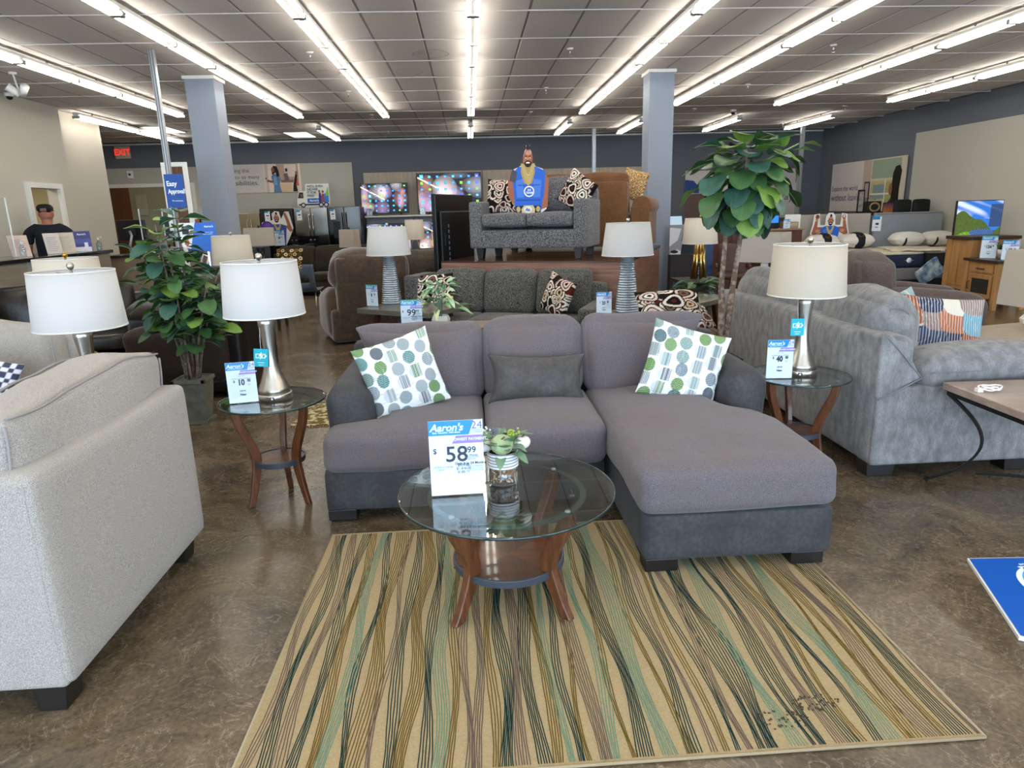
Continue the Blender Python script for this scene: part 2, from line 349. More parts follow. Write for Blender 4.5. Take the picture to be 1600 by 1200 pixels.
# ceiling: slab, T-bar grid, lay-in tiles
slab = mat('plenum_slab', '#3f3c3a', rough=.9)
ce = struct(MB().box(-12.2, 10.6, -3.6, 20.6, 3.72, 3.8, slab).build('ceiling'))
def tile_mat():
    m = mat('ceiling_tile', '#c2bbb6', rough=.95, c2='#b7b0ab', nscale=90, bump=.35, bscale=160); nt = m.node_tree; L = nt.links; b = nt.nodes['Principled BSDF']
    src = b.inputs['Base Color'].links[0].from_socket; g = nt.nodes.new('ShaderNodeNewGeometry')
    no = nt.nodes.new('ShaderNodeTexNoise'); no.inputs['Scale'].default_value = 3.5; L.new(g.outputs['Position'], no.inputs['Vector'])
    for (x, y, rx, ry, k) in ((-3.79, 8.72, .13, .2, .5), (-4.72, 11.61, .3, .5, .7), (-2.75, 10.4, .36, .22, 1), (-2.6, 10.95, .34, .2, .9), (-2.03, 11.07, .22, .24, .8), (-.42, 9.9, .22, .3, .8),
                        (-.8, 11.07, .2, .3, .4), (2.16, 11.94, .2, .25, .6), (-3.04, 11.93, .2, .25, .6), (-3.92, 9.94, .25, .3, .4), (7.82, 11.59, .25, .3, .6), (-.5, 9.85, .08, .1, 1)):
        s = nt.nodes.new('ShaderNodeVectorMath'); s.operation = 'SUBTRACT'; s.inputs[1].default_value = (x, y, 3.65); L.new(g.outputs['Position'], s.inputs[0])
        q = nt.nodes.new('ShaderNodeVectorMath'); q.operation = 'MULTIPLY'; q.inputs[1].default_value = (1/rx, 1/ry, 0); L.new(s.outputs[0], q.inputs[0])
        ln = nt.nodes.new('ShaderNodeVectorMath'); ln.operation = 'LENGTH'; L.new(q.outputs[0], ln.inputs[0])
        ad = nt.nodes.new('ShaderNodeMath'); ad.operation = 'MULTIPLY_ADD'; ad.inputs[1].default_value = .7; L.new(no.outputs['Fac'], ad.inputs[0]); L.new(ln.outputs['Value'], ad.inputs[2])
        r = nt.nodes.new('ShaderNodeValToRGB'); e = r.color_ramp.elements; e[0].position = 0; e[0].color = (.12, .12, .12, 1); e[1].position = 1; e[1].color = (0, 0, 0, 1)
        # ring: soft inside, dark rim at length+noise = 1.3 (ramp works on value/1.5)
        dv = nt.nodes.new('ShaderNodeMath'); dv.operation = 'DIVIDE'; dv.inputs[1].default_value = 1.5; L.new(ad.outputs[0], dv.inputs[0])
        for p, v in ((.6, .15), (.82, .3), (.87, 1), (.905, .05), (.92, 0)): z = e.new(p); z.color = (v, v, v, 1)
        L.new(dv.outputs[0], r.inputs[0])
        mu = nt.nodes.new('ShaderNodeMath'); mu.operation = 'MULTIPLY'; mu.inputs[1].default_value = .75*k; L.new(r.outputs[0], mu.inputs[0])
        mx = nt.nodes.new('ShaderNodeMixRGB'); mx.inputs[2].default_value = (*C('#7a6a58'), 1); L.new(mu.outputs[0], mx.inputs[0]); L.new(src, mx.inputs[1]); src = mx.outputs[0]
    L.new(src, b.inputs['Base Color']); return m
tm = tile_mat()
TX, TY = .595, 1.19; X0, Y0 = .13, 7.9
TROF = [(-7.05, 17.35), (-4.27, 18.9), (-9.55, 18.35)]
cells = []
for i in range(-21, 18):
    for j in range(-10, 11):
        x, y = X0+TX*(i+.5), Y0+TY*(j+.5)
        if x < -12 or x > 10.4 or y < -3.3 or y > 20.35: continue
        if any(abs(x-a) < .3 and abs(y-b) < .6 for a, b in TROF): continue
        p = Vector((x, y, 3.65))-co.location; z = p.dot(FW); vis = False
        if z > .5:
            u_, v_ = 800+FPX*p.dot(RT)/z, 600-FPX*p.dot(UP)/z; vis = -20 < u_ < 1620 and v_ > -20
        if x < -7.6 and y < 13.9: vis = False
        cells.append((0 if vis else 1, y, x))
cells.sort(); tile_me = None; rest = MB()
for n, (v, y, x) in enumerate(cells):
    hx, hy = TX/2-.012, TY/2-.009
    if v == 0 and n < 300:
        if tile_me is None:
            o = MB().box(-hx, hx, -hy, hy, 0, .016, tm).build('ceiling_tile', ce, bevel=.004, seg=1); tile_me = o
        else: o = tile_me.copy(); COL.objects.link(o)
        o.location = (x, y, 3.652+random.uniform(-.0015, .003)); o.rotation_euler = (random.uniform(-.0015, .0015), random.uniform(-.003, .003), 0)
    else: rest.box(x-hx, x+hx, y-hy, y+hy, 3.652, 3.668, tm)
rest.build('ceiling_tiles', ce, kind='stuff')
tb = mat('ceiling_grid_metal', '#c4bfbc', rough=.5); tbd = mat('ceiling_grid_metal_shaded', '#86817e', rough=.7)  # second tone is for the runners: shadow of the tile gaps painted into the metal
g1 = MB(); [g1.box(X0+TX*i-.011, X0+TX*i+.011, -3.4, 20.4, 3.655, 3.69, tbd) for i in range(-21, 18) if -12 < X0+TX*i < 10.4]; g1.build('ceiling_grid_runner', ce, kind='stuff')
g2 = MB(); [g2.box(-12.1, 10.4, Y0+TY*j-.009, Y0+TY*j+.009, 3.643, 3.69, tb) for j in range(-9, 11)]; g2.build('ceiling_grid_crossbar', ce, kind='stuff')
# ------------------------------------------------------------------ strip lights
tubem = mat('lit_fluorescent_tube', (1, .955, .87), emit=TUBE, rough=.3)
hous = mat('white_light_housing', '#cfcdc8', rough=.4)
def strip(seglen=2.44):
    t = thing('strip_light', 'x', 'light', group='fluorescent strip lights on the ceiling')
    h = MB().prism([(-.022, -.005), (.022, -.005), (.05, .05), (.05, .085), (-.05, .085), (-.05, .05)], -seglen/2, seglen/2, hous); h.build('housing', t)
    for y in (-seglen/4, seglen/4):
        for x in (-.05, .05):
            q = MB().tube([(x, y-.575, -.006), (x, y+.575, -.006)], .0165, tubem, 10); q.build('tube', t)
    for y in (-seglen/2+.02, 0, seglen/2-.02): MB().box(-.064, .064, y-.022, y+.022, -.024, .02, mat('lamp_holder', '#9d9a92', rough=.5)).build('lamp_holder', t)
    for y in (-seglen/4, seglen/4): MB().box(-.012, .012, y-.006, y+.006, .07, .13, mat('hanger_metal', '#8b8987', rough=.4, metal=.6)).build('hanger', t)
    return t
ROWS = [(-5.42, 14.25, 'leftmost'), (-3.28, 14.7, 'second from left'), (-1.60, 14.85, 'third from left'), (.12, 14.85, 'fourth from left'), (2.41, 14.85, 'fourth from right'), (4.06, 13.95, 'third from right'), (6.2, 14.15, 'second from right'), (8.43, 14.0, 'rightmost')]
nth = ['at its far end']+[q+' from its far end' for q in ('second', 'third', 'fourth', 'fifth', 'sixth', 'seventh')]
s0 = strip(); first = True
for x, yend, nm in ROWS:
    for k in range(7):
        y = yend-1.22-2.44*k
        if y < -2.6: continue
        lab = 'strip light in the %s row, %s' % (nm, nth[k])
        if first: s0.location = (x, y, 3.52); s0['label'] = lab; first = False
        else: dup(s0, (x, y, 3.52), None, lab)
for x, y, nm in ((-7.3, 15.3, 'far left corner, nearer half'), (-7.3, 17.75, 'far left corner, farther half'), (-5.45, 17.8, 'beside the left column'), (-3.34, 17.9, 'in line with the third row'), (.12, 17.9, 'in line with the middle row'), (2.38, 17.6, 'left of the right column'),
                 (4.04, 17.6, 'just behind the right column'), (6.3, 17.5, 'above the tall fiddle tree'), (8.47, 17.4, 'by the right pole')):
    dup(s0, (x, y, 3.52), None, 'short strip light near the back wall, '+nm)
for n, (x, y) in enumerate(TROF):
    t = thing('troffer_light', 'square lit ceiling panel %s' % ('behind the left pole', 'left of the wall poster', 'in the far left corner')[n], 'light', (x, y, 3.65))
    MB().box(-.285, .285, -.57, .57, -.004, .004, mat('lit_diffuser', (1, .95, .85), emit=3.0)).build('diffuser', t)
    MB().box(-.295, .295, -.585, -.57, -.008, .01, tb).box(-.295, .295, .57, .585, -.008, .01, tb).box(-.295, -.285, -.585, .585, -.008, .01, tb).box(.285, .295, -.585, .585, -.008, .01, tb).build('frame', t)
# sprinklers, cameras, spotlight
chrome = mat('chrome', '#c9c9c9', rough=.2, metal=1); blk = mat('black_plastic', '#141416', rough=.4); wp = mat('white_plastic', '#e8e6e2', rough=.4)
sp0 = None
for x, cn in ((-1.96, 'left of the middle light row'), (1.41, 'right of the middle light row'), (4.97, 'right of the right column'), (8.32, 'near the right wall')):
    for y, rn in ((9.66, 'nearest'), (12.55, 'second nearest'), (15.45, 'third nearest'), (18.5, 'farthest')):
        lb = 'small ceiling sprinkler head, %s of those %s' % (rn, cn)
        if sp0 is None:
            sp0 = thing('sprinkler', lb, 'sprinkler', (x, y, 3.65), group='sprinklers on the ceiling')
            MB().lathe([(.0, 0), (.045, -.002), (.04, -.012), (.015, -.02)], wp, 16).build('escutcheon', sp0)
            MB().lathe([(.009, -.018), (.009, -.05), (.004, -.055), (.004, -.085), (.024, -.087), (.024, -.091), (0, -.092)], chrome, 12).build('head', sp0)
        else: dup(sp0, (x, y, 3.65), None, lb)
for (x, y, nm) in ((-7.3, 12.2, 'top corner of the left beige wall'), (5.92, 15.7, 'between the back strip lights')):
    t = thing('dome_camera', 'small white dome security camera at the '+nm, 'camera', (x, y, 3.645))
    MB().lathe([(.07, 0), (.07, -.04), (.05, -.055)], wp, 24).build('base', t); MB().lathe([(.05, -.05), (.045, -.08), (.025, -.1), (0, -.106)], mat('smoked_dome', '#15151a', rough=.08), 24).build('dome', t)
t = thing('spotlight', 'white track spotlight hanging under the leftmost light row', 'light', (-6.24, 10.6, 3.645))
MB().lathe([(.05, 0), (.05, -.03)], wp).build('base', t); MB().tube([(0,0,-.02), (.03,0,-.2), (.07,-.02,-.26)], .012, wp).build('arm', t)
for sx in (-1, 1):
    q = MB(); q.tube([(.07+sx*.02,-.02,-.3), (.07+sx*.12,-.1,-.2)], [.045, .055], wp, 14); q.build('lamp_head', t)
# poles
pm = mat('brushed_pole', '#b4b6ba', rough=.35, metal=.7)
for x, y, r, lab in ((-3.85, 9.44, .03, 'slim ribbed metal pole in front of the left column'), (3.38, 18.86, .045, 'thin white pole far behind the brown sofa'), (8.78, 18.3, .045, 'slim metal pole right of the tall fiddle tree')):
    p = MB()
    p.box(-r, r, -r, r, 0, 3.65, pm)
    for a in (-.5, .5): p.box(a*r-.004, a*r+.004, -r-.006, -r, 0, 3.65, mat('pole_groove', '#5f6266', rough=.5))
    tag(p.build('pole'), lab, 'pole', None, (x, y, 0))
# exit sign + wall alarm
t = thing('exit_sign', 'lit EXIT sign with red letters high on the far left wall', 'sign', (-9.45, 20.36, 3.27))
MB().box(-.2, .2, -.06, 0, 0, .33, mat('exit_face', '#c9b8a8', rough=.5)).build('case', t, bevel=.01)
MB().text('EXIT', .22, mat('exit_red', '#e03020', emit=1.2), (0, -.062, .165), bold=.03, sx=.95).build('letters', t)
t = thing('wall_alarm', 'small white alarm box on the wall above the wooden doors', 'alarm', (-9.35, 20.37, 2.75))
MB().box(-.08, .08, -.05, 0, 0, .2, wp).build('box', t, bevel=.01); MB().lathe([(.03, 0), (.03, .02), (0, .03)], blk, 12, 0, 0).build('lens', t).location = (0, -.05, .1)
bpy.data.objects['lens'].rotation_euler = (R(90), 0, 0)
# ------------------------------------------------------------------ sectional sofa
chen = fabric('grey_chenille', '#544e52', '#726b70', '#665a56', fine=300, big=5, bump=.6, amt=.6)
suede = fabric('charcoal_faux_leather', '#3d3c3e', '#464548', '#2c2b2c', fine=60, big=7, bump=.15, rough=.62, amt=.6, sheen=.05)
footm = mat('dark_wood_foot', '#1b1512', rough=.4)
T = thing('sectional_sofa', 'charcoal grey sectional sofa with right-hand chaise, behind the coffee table', 'sofa')
# base: bench + chaise plinth
MB().soft((-.07, 3.87, .185), (1.50, .96, .23), suede, r=.025, n=6).build('base', T)
MB().soft((1.14, 3.52, .185), (.86, 1.66, .23), suede, r=.025, n=6).build('chaise_base', T)
for sx, nm in ((-1, 0), (1, 1)):
    cx = -.685 if sx < 0 else 1.50
    def f(p, u, v, w, sx=sx):
        p.z -= .10*max(0, v) * (1 if w > 0 else 0)*0
        if w > 0: p.z += .02*(1-u*u)
        p.x += sx*.015*w
        return p
    MB().soft((cx, 3.98, .485), (.25, .86, .41), suede, r=.085, n=12, bulge=(.01, .006, .012), fn=f).build('armrest', T)
MB().soft((.40, 4.40, .45), (2.36, .20, .74), suede, r=.06, n=8).build('back_frame', T)
def crown(amp): 
    def f(p, u, v, w):
        return p
    return f
# T shaped left seat cushion, middle seat cushion, chaise cushion
def tcush(p, u, v, w):
    if u < -.2:                                       # the front lip wraps in front of the arm
        k = (-.2-u)/.8
        if v > -.55: p.x += .24*min(1, k*1.6)*min(1, (v+.55)/.12)
    return p
MB().soft((-.385, 3.74, .405), (.84, .80, .215), chen, r=.055, n=16, bulge=(.004, .012, .035), wob=.008, seed=1, fn=tcush).build('seat_cushion', T)
MB().soft((.365, 3.73, .405), (.635, .80, .22), chen, r=.055, n=14, bulge=(.004, .012, .04), wob=.008, seed=2).build('seat_cushion', T)
def ccush(p, u, v, w):
    if u > .35:
        k = (u-.35)/.65
        if v > -.02: p.x -= .20*min(1, k*1.6)*min(1, (v+.02)/.1)
    return p
MB().soft((1.125, 3.40, .415), (.885, 1.50, .225), chen, r=.06, n=18, bulge=(.006, .015, .045), wob=.01, seed=3, fn=ccush).build('chaise_cushion', T)
# loose back cushions with soft ears at the upper corners
def backc(lean, earL, earR, dip=.05):
    def f(p, u, v, w):
        top = max(0, w)
        p.z -= dip*top*(1-abs(u)**2.2)*1.0
        if u < 0: p.x -= earL*(-u)**3*top**2
        else: p.x += earR*u**3*top**2
        p.y *= 1-.25*top*abs(u)**3
        p.y += lean*(w+1)*.5
        return p
    return f
MB().soft((-.30, 4.10, .705), (.70, .25, .50), chen, r=.11, n=16, bulge=(.01, .05, .02), wob=.016, seed=5, fn=backc(.10, .10, .0, .03)).build('back_cushion', T)
MB().soft((.365, 4.11, .705), (.615, .25, .50), chen, r=.11, n=16, bulge=(.01, .05, .03), wob=.016, seed=6, fn=backc(.10, .02, .0, .01)).build('back_cushion', T)
MB().soft((1.02, 4.11, .72), (.70, .25, .50), chen, r=.11, n=16, bulge=(.01, .05, .02), wob=.018, seed=8, fn=backc(.10, .0, .12, .03)).build('back_cushion', T)
seam = mat('seam_thread', '#3d3a40', rough=.9)
for (x, y) in ((-.74, 3.46), (-.74, 4.28), (.80, 2.76), (1.47, 2.76), (1.47, 4.28), (.5, 4.28)):
    MB().prism([(-.075, 0), (.075, 0), (.075, .06), (-.075, .06)], -.05, .05, footm).build('foot', T, bevel=.004).location = (x, y, .012)
# pillows on it
def stripes(u, f, w, ph=0): return (np.sin((u*f+ph)*2*np.pi) > w).astype(float)
def dots(seed, hue):
    cols = [C(c) for c in hue]
    def fn(U, V):
        out = np.ones(U.shape+(3,))*np.array(C('#e4e6e4')); r_ = np.random.RandomState(seed)
        for i in range(-1, 7):
            for j in range(-1, 7):
                cx = (i+.25)/5.0+.02*r_.randn(); cy = (j+.5*(i % 2)+.15)/5.3+.01*r_.randn(); rx, ry = .080, .088
                c = np.array(cols[(r_.randint(len(cols)) if r_.rand() < .35 else (i*2+j) % len(cols))]); mode = r_.randint(3)
                d = ((U-cx)/rx)**2+((V-cy)/ry)**2; ins = d < 1
                if mode == 0: h = stripes(V+.01*np.sin(U*60), 60, .15); a = np.where(ins, .72+.28*h, 0)
                elif mode == 1: h = stripes(V+.006*np.sin(U*40), 45, .35); a = np.where(ins, 1-.42*h, 0)
                else:
                    h = stripes(U, 55, .1); sq = (np.abs(U-cx-.02) < .055) & (np.abs(V-cy) < .085)
                    out = np.where(ins[..., None], out*.45+np.array(C('#a9b2b8'))*.55, out); a = np.where(sq, .95*h, 0)
                near = (np.abs(V-cy) < ry*.95) & (np.abs(U-cx) < .11) & ~ins
                out = np.where((near & (stripes(V, 42, .93) > 0))[..., None], out*.72, out)
                out = out*(1-a[..., None])+c*a[..., None]
        return out
    return fn
G5 = ['#42701f', '#33393f', '#7d898f', '#5f7a70', '#3f7a78', '#4c7a26', '#2c3a4a', '#8a959a']
G6 = ['#7d8884', '#3a7878', '#4c7a1f', '#232f42', '#1f5256', '#587f2c', '#6c7a84', '#6f8a82']
pillow('throw_pillow', .445, .445, .17, dots(3, G5), 'white pillow with green and grey dots leaning on the left arm of the sectional', (-.415, 3.77, .715), (-14, -14, 18), n=170)
pillow('throw_pillow', .45, .45, .17, dots(9, G6), 'white pillow with green and navy dots leaning on the right arm above the chaise', (1.20, 3.76, .712), (-16, 16, -10), n=170)
lum = pillow('lumbar_pillow', .57, .285, .19, None, 'charcoal faux-leather lumbar pillow with piping in the middle of the sectional', (.36, 3.86, .645), (-14, 1.5, 0), n=40, fab=fabric('taupe_faux_leather', '#4a4644', '#54504d', '#383534', fine=50, big=9, bump=.3, rough=.5, amt=.6, sheen=.05), welt=suede, pinch=.13)
# ------------------------------------------------------------------ rug
rug = thing('area_rug', 'cream area rug with wavy teal, mint, mustard and taupe stripes under the coffee table', 'rug', (0, 0, 0))
RX0, RX1, RY0, RY1 = -.77, 1.51, 1.655, 3.25
cr = mat('cream_wool_pile', '#b09b76', rough=1, c2='#a38e69', nscale=160, bump=.8, bscale=420, spec=.1)
MB().box(RX0, RX1, RY0, RY1, .0005, .009, cr).build('pile_base', rug, bevel=.003)
yc = [mat('yarn_'+n, c, rough=1, c2=c2, nscale=260, bump=.3, bscale=500, spec=.1, mix=(.4, .6)) for n, c, c2 in (('teal', '#14302f', '#223f3d'), ('mint', '#5f7d68', '#748f78'), ('mustard', '#5d4a20', '#725c2c'), ('taupe', '#5f5148', '#6f6056'))]
st = MB(); x = RX0+.02; k = 0; seq = [2, 0, 3, 0, 2, 1, 0, 2, 3, 0, 2, 0, 1, 2, 0, 3]
ys = np.linspace(RY0+.012, RY1-.012, 56); rr = np.random.RandomState(4)
while x < RX1-.01:
    c = seq[k % len(seq)] if rr.rand() < .85 else rr.randint(4); nl = rr.randint(3, 8); gap = rr.uniform(.0062, .0085)
    A = rr.uniform(.008, .017); f1 = rr.uniform(4.5, 8); p1 = rr.uniform(0, 6); B = rr.uniform(.12, .42); f2 = rr.uniform(5, 9); p2 = rr.uniform(0, 6)
    cx = x+nl*gap/2
    for i in range(nl):
        off = (i-(nl-1)/2)*gap; wv = [cx+A*math.sin(f1*y+p1)+off*(1+B*math.sin(f2*y+p2)*1.1)+.0008*math.sin(40*y+i*2) for y in ys]
        V = []; F = []; wd = .0023
        for j, y in enumerate(ys):
            xx = min(max(wv[j], RX0+.008), RX1-.008); V += [(xx-wd, y, .0085), (xx, y, .0115), (xx+wd, y, .0085)]
        for j in range(len(ys)-1): a = j*3; F += [(a, a+1, a+4, a+3), (a+1, a+2, a+5, a+4)]
        st.add(V, F, yc[c], True)
    x += nl*gap+rr.uniform(.000, .017); k += 1
st.build('tufted_stripes', rug, kind='stuff')
e = MB()
for a, b in (((RX0, RY0), (RX1, RY0)), ((RX1, RY0), (RX1, RY1)), ((RX1, RY1), (RX0, RY1)), ((RX0, RY1), (RX0, RY0))): e.tube([(a[0], a[1], .006), (b[0], b[1], .006)], .0055, mat('rug_binding', '#98876a', rough=.9), 6)
e.build('binding', rug)
sm = mat('rug_stain', '#4a3c2c', rough=1)
e = MB()
for cx, cy, r0 in ((.93, 1.78, .055), (1.07, 1.84, .05)):
    for i in range(60):
        a = rr.uniform(0, 6.3); q = r0*(1+.15*rr.randn()) if rr.rand() < .7 else r0*rr.rand(); e.lathe([(.004, .0118), (0, .0122)], sm, 5, cx+q*math.cos(a)*1.3, cy+q*math.sin(a)*.6)
e.build('stain', rug, kind='stuff')
# ------------------------------------------------------------------ glass tables
glass = thin_glass('clear_table_glass', (.84, .90, .89), .07)
glass_e = mat('green_glass_edge', '#5b7a72', rough=.1, trans=.5)
wal = mat('walnut_leg', '#6d4126', rough=.38, c2='#4f2c17', nscale=5, stretch=(9, 9, 1.2), coat=.3)
ven = mat('walnut_veneer', '#6e4128', rough=.35, c2='#5a331e', nscale=4, stretch=(1, 12, 1), coat=.4)
ven2 = mat('walnut_veneer_cross', '#56331f', rough=.35, c2='#472818', nscale=4, stretch=(12, 1, 1), coat=.4)
rim = mat('slate_rim', '#3b4049', rough=.4)
ringm = mat('grey_metal_hoop', '#5b615f', rough=.5, metal=.3)
pad = mat('clear_bumper', '#d5dcdc', rough=.2)
def glass_table(name, label, loc, H, r, nleg, a0, leg_top, leg_mid, leg_bot, shelf_z, shelf_r, sec, rz=0):
    t = thing(name, label, 'table', loc, rz)
    MB().lathe([(r-.006, H-.010), (r, H-.007), (r, H-.003), (r-.006, H), (0, H)][:4]+[(0.0, H)], glass, 96, smooth=False).build('glass_top', t)
    q = bpy.data.objects[-1] if False else None
    MB().lathe([(leg_top+.012, H-.024), (leg_top+.012, H-.016), (leg_top-.012, H-.016), (leg_top-.012, H-.024), (leg_top+.012, H-.024)], ringm, 64, cap=False, smooth=False).build('hoop', t)
    MB().lathe([(r+.0005, H-.010), (r+.0022, H-.005), (r+.0005, H), (r-.003, H+.0004), (r-.003, H-.0104), (r+.0005, H-.010)], mat('dark_glass_edge', '#1a302c', rough=.08, spec=.8), 96, cap=False).build('polished_edge', t)
    for i in range(nleg):
        a = a0+i*2*math.pi/nleg; ca, sa = math.cos(a), math.sin(a); P = []
        for k in range(15):
            s = k/14; z = (H-.024)*(1-s)
            if s < .55: q = s/.55; rad = leg_top+(leg_mid-leg_top)*(3*q*q-2*q**3)
            else: q = (s-.55)/.45; rad = leg_mid+(leg_bot-leg_mid)*q**1.3
            P.append((rad*ca, rad*sa, z))
        m = MB(); V = []; F = []
        for k, p in enumerate(P):
            s = k/14; hw = sec[0]/2*(1-.25*s); ht = sec[1]/2*(1+.35*math.sin(math.pi*min(1, s/.9))-.15*s)
            for (u, v) in ((-1,-1),(1,-1),(1,1),(-1,1)): V.append((p[0]+ca*v*ht-sa*u*hw, p[1]+sa*v*ht+ca*u*hw, p[2]))
        for k in range(14):
            for j in range(4): n_ = (j+1) % 4; F.append((k*4+j, k*4+n_, (k+1)*4+n_, (k+1)*4+j))
        F += [(3,2,1,0), (56,57,58,59)]
        m.add(V, F, wal); m.build('leg', t, bevel=.006, seg=3)
        MB().lathe([(.011, H-.0165), (.011, H-.0103)], pad, 14, leg_top*ca, leg_top*sa).build('bumper', t)
    sh = MB().lathe([(shelf_r-.012, shelf_z-.03), (shelf_r, shelf_z-.03), (shelf_r, shelf_z), (shelf_r-.01, shelf_z+.002), (shelf_r-.01, shelf_z-.01)], rim, 64, cap=False, smooth=False); sh.build('shelf_rim', t, bevel=.002)
    b = MB(); n = 64
    for k in range(4):
        pts = [(0, 0)]+[(math.cos(R(45+90*k+90*i/16))*(shelf_r-.011), math.sin(R(45+90*k+90*i/16))*(shelf_r-.011)) for i in range(17)]
        b.prism(pts, shelf_z-.02, shelf_z-.004, ven if k % 2 else ven2, 'z')
    b.build('shelf', t); return t
glass_table('coffee_table', 'round glass coffee table with four curved walnut legs, on the striped rug', (.11, 2.615, .010), .48, .445, 4, R(45), .315, .215, .315, .185, .235, (.045, .055))
glass_table('end_table', 'round glass end table with three walnut legs, left of the sectional', (-1.145, 3.765, 0), .61, .29, 3, R(92), .215, .125, .185, .27, .145, (.036, .042))
glass_table('end_table', 'round glass end table with three walnut legs, right of the sectional', (1.93, 3.84, 0), .61, .29, 3, R(80), .215, .125, .185, .27, .145, (.036, .042))
# ------------------------------------------------------------------ lamps
def shade_mat(n, c='#e6e3dc'):
    m = mat(n, c, rough=.9, spec=.1, bump=.12, bscale=500); nt = m.node_tree; b = nt.nodes['Principled BSDF']; o = nt.nodes['Material Output']
    if 'tr' not in nt.nodes:
        t = nt.nodes.new('ShaderNodeBsdfTranslucent'); t.name = 'tr'; t.inputs[0].default_value = (*C(c), 1); mx = nt.nodes.new('ShaderNodeMixShader'); mx.inputs[0].default_value = .35
        nt.links.new(b.outputs[0], mx.inputs[1]); nt.links.new(t.outputs[0], mx.inputs[2]); nt.links.new(mx.outputs[0], o.inputs[0])
    return m
shw = shade_mat('white_linen_shade', '#dad9d8'); shc = shade_mat('cream_linen_shade', '#e4ddcf'); sht = shade_mat('taupe_linen_shade', '#bcb0a0')
nick = mat('brushed_nickel', '#b9b4ac', rough=.28, metal=1); brass = mat('antique_brass', '#b08d45', rough=.22, metal=1); gold = mat('polished_gold', '#c6ac6c', rough=.2, metal=1)
def drum(t, m, z0, z1, r0, r1, fin=nick, n=64):
    MB().lathe([(r0, z0), (r1, z1), (r1-.003, z1), (r0-.003, z0), (r0, z0)], m, n, cap=False).build('lamp_shade', t)
    tr = mat('shade_trim', '#cfccc6', rough=.8)
    for z, r in ((z0, r0), (z1, r1)): MB().lathe([(r+.0015, z-.003), (r+.0015, z+.004), (r-.004, z+.004), (r-.004, z-.003), (r+.0015, z-.003)], tr, n, cap=False).build('shade_trim', t)
    q = MB()
    for a in (0, 120, 240): q.tube([(0, 0, z1-.015), (r1*.98*math.cos(R(a)), r1*.98*math.sin(R(a)), z1-.012)], .002, fin, 5)
    q.tube([(r1*.28*math.cos(R(a)), 0, z0+(z1-.015-z0)*abs(math.sin(R(a)))) for a in range(0, 181, 15)], .002, fin, 5)
    q.build('harp', t)
    MB().lathe([(.006, z1-.015), (.008, z1), (.006, z1+.008), (.014, z1+.014), (.019, z1+.028), (.014, z1+.042), (0, z1+.047)], fin, 20).build('finial', t)
def hourglass(name, label, loc, rz=0, shade=shw, tagc=True):
    t = thing(name, label, 'lamp', loc, rz)
    MB().lathe([(.098, 0), (.098, .03), (.094, .034)], nick, 48).build('base_disc', t)
    pr = [(.092, .034), (.084, .06), (.066, .10), (.048, .15), (.037, .20), (.0325, .25), (.033, .30), (.038, .36), (.045, .42), (.049, .46), (.03, .47), (.012, .475), (.012, .54)]
    MB().lathe(pr, nick, 48).build('stem', t)
    MB().box(-.012, .012, -.1005, -.096, .008, .026, blk).box(-.005, .005, -.1012, -.1, .012, .022, mat('port_white', '#d8d8d8')).build('usb_port', t)
    drum(t, shade, .475, .76, .215, .196)
    return t
hl = hourglass('table_lamp', 'white drum lamp on a nickel hourglass base, left of the sectional', (-1.14, 3.79, .61), 8)
hr = hourglass('table_lamp', 'cream drum lamp on a nickel hourglass base, right of the sectional', (1.945, 3.86, .61), -25, shade=shade_mat('ivory_shade', '#d6cdbd'))
cyan = mat('cyan_card', '#19a9bd', rough=.5); tw = mat('tag_white', '#e8f4f4', rough=.5)
def hangtag(loc, rz, lab, tilt=5):
    t = thing('hang_tag', lab, 'tag', loc, rz); t.rotation_euler[1] = R(tilt)
    MB().box(-.038, .038, -.001, .001, -.10, 0, cyan).build('card', t)
    m = MB(); layers(m, [(tw, rect(-.028, .024, -.052, -.048)), (tw, rect(-.028, .024, -.031, -.027)), (tw, rect(-.028, -.024, -.052, -.027)), (tw, rect(.020, .024, -.052, -.027)), (tw, rect(.024, .030, -.044, -.035)), (tw, [(.004, -.016), (-.014, -.042), (-.002, -.042), (-.006, -.062), (.014, -.035), (.002, -.036)]),
                  (tw, rect(-.018, .018, -.078, -.075)), (tw, rect(-.014, .014, -.090, -.088))], t=.0006, base=-.001); m.build('print', t)
    MB().tube([(0, 0, -.006), (-.004, .004, .05), (-.006, .01, .115)], .0012, tw, 5).build('string', t)
hangtag((-1.165, 3.725, .905), 5, 'cyan paper tag with a battery symbol hanging from the lamp left of the sectional')
hangtag((1.875, 3.79, .955), -5, 'cyan paper tag with a battery symbol hanging from the lamp right of the sectional', 0)
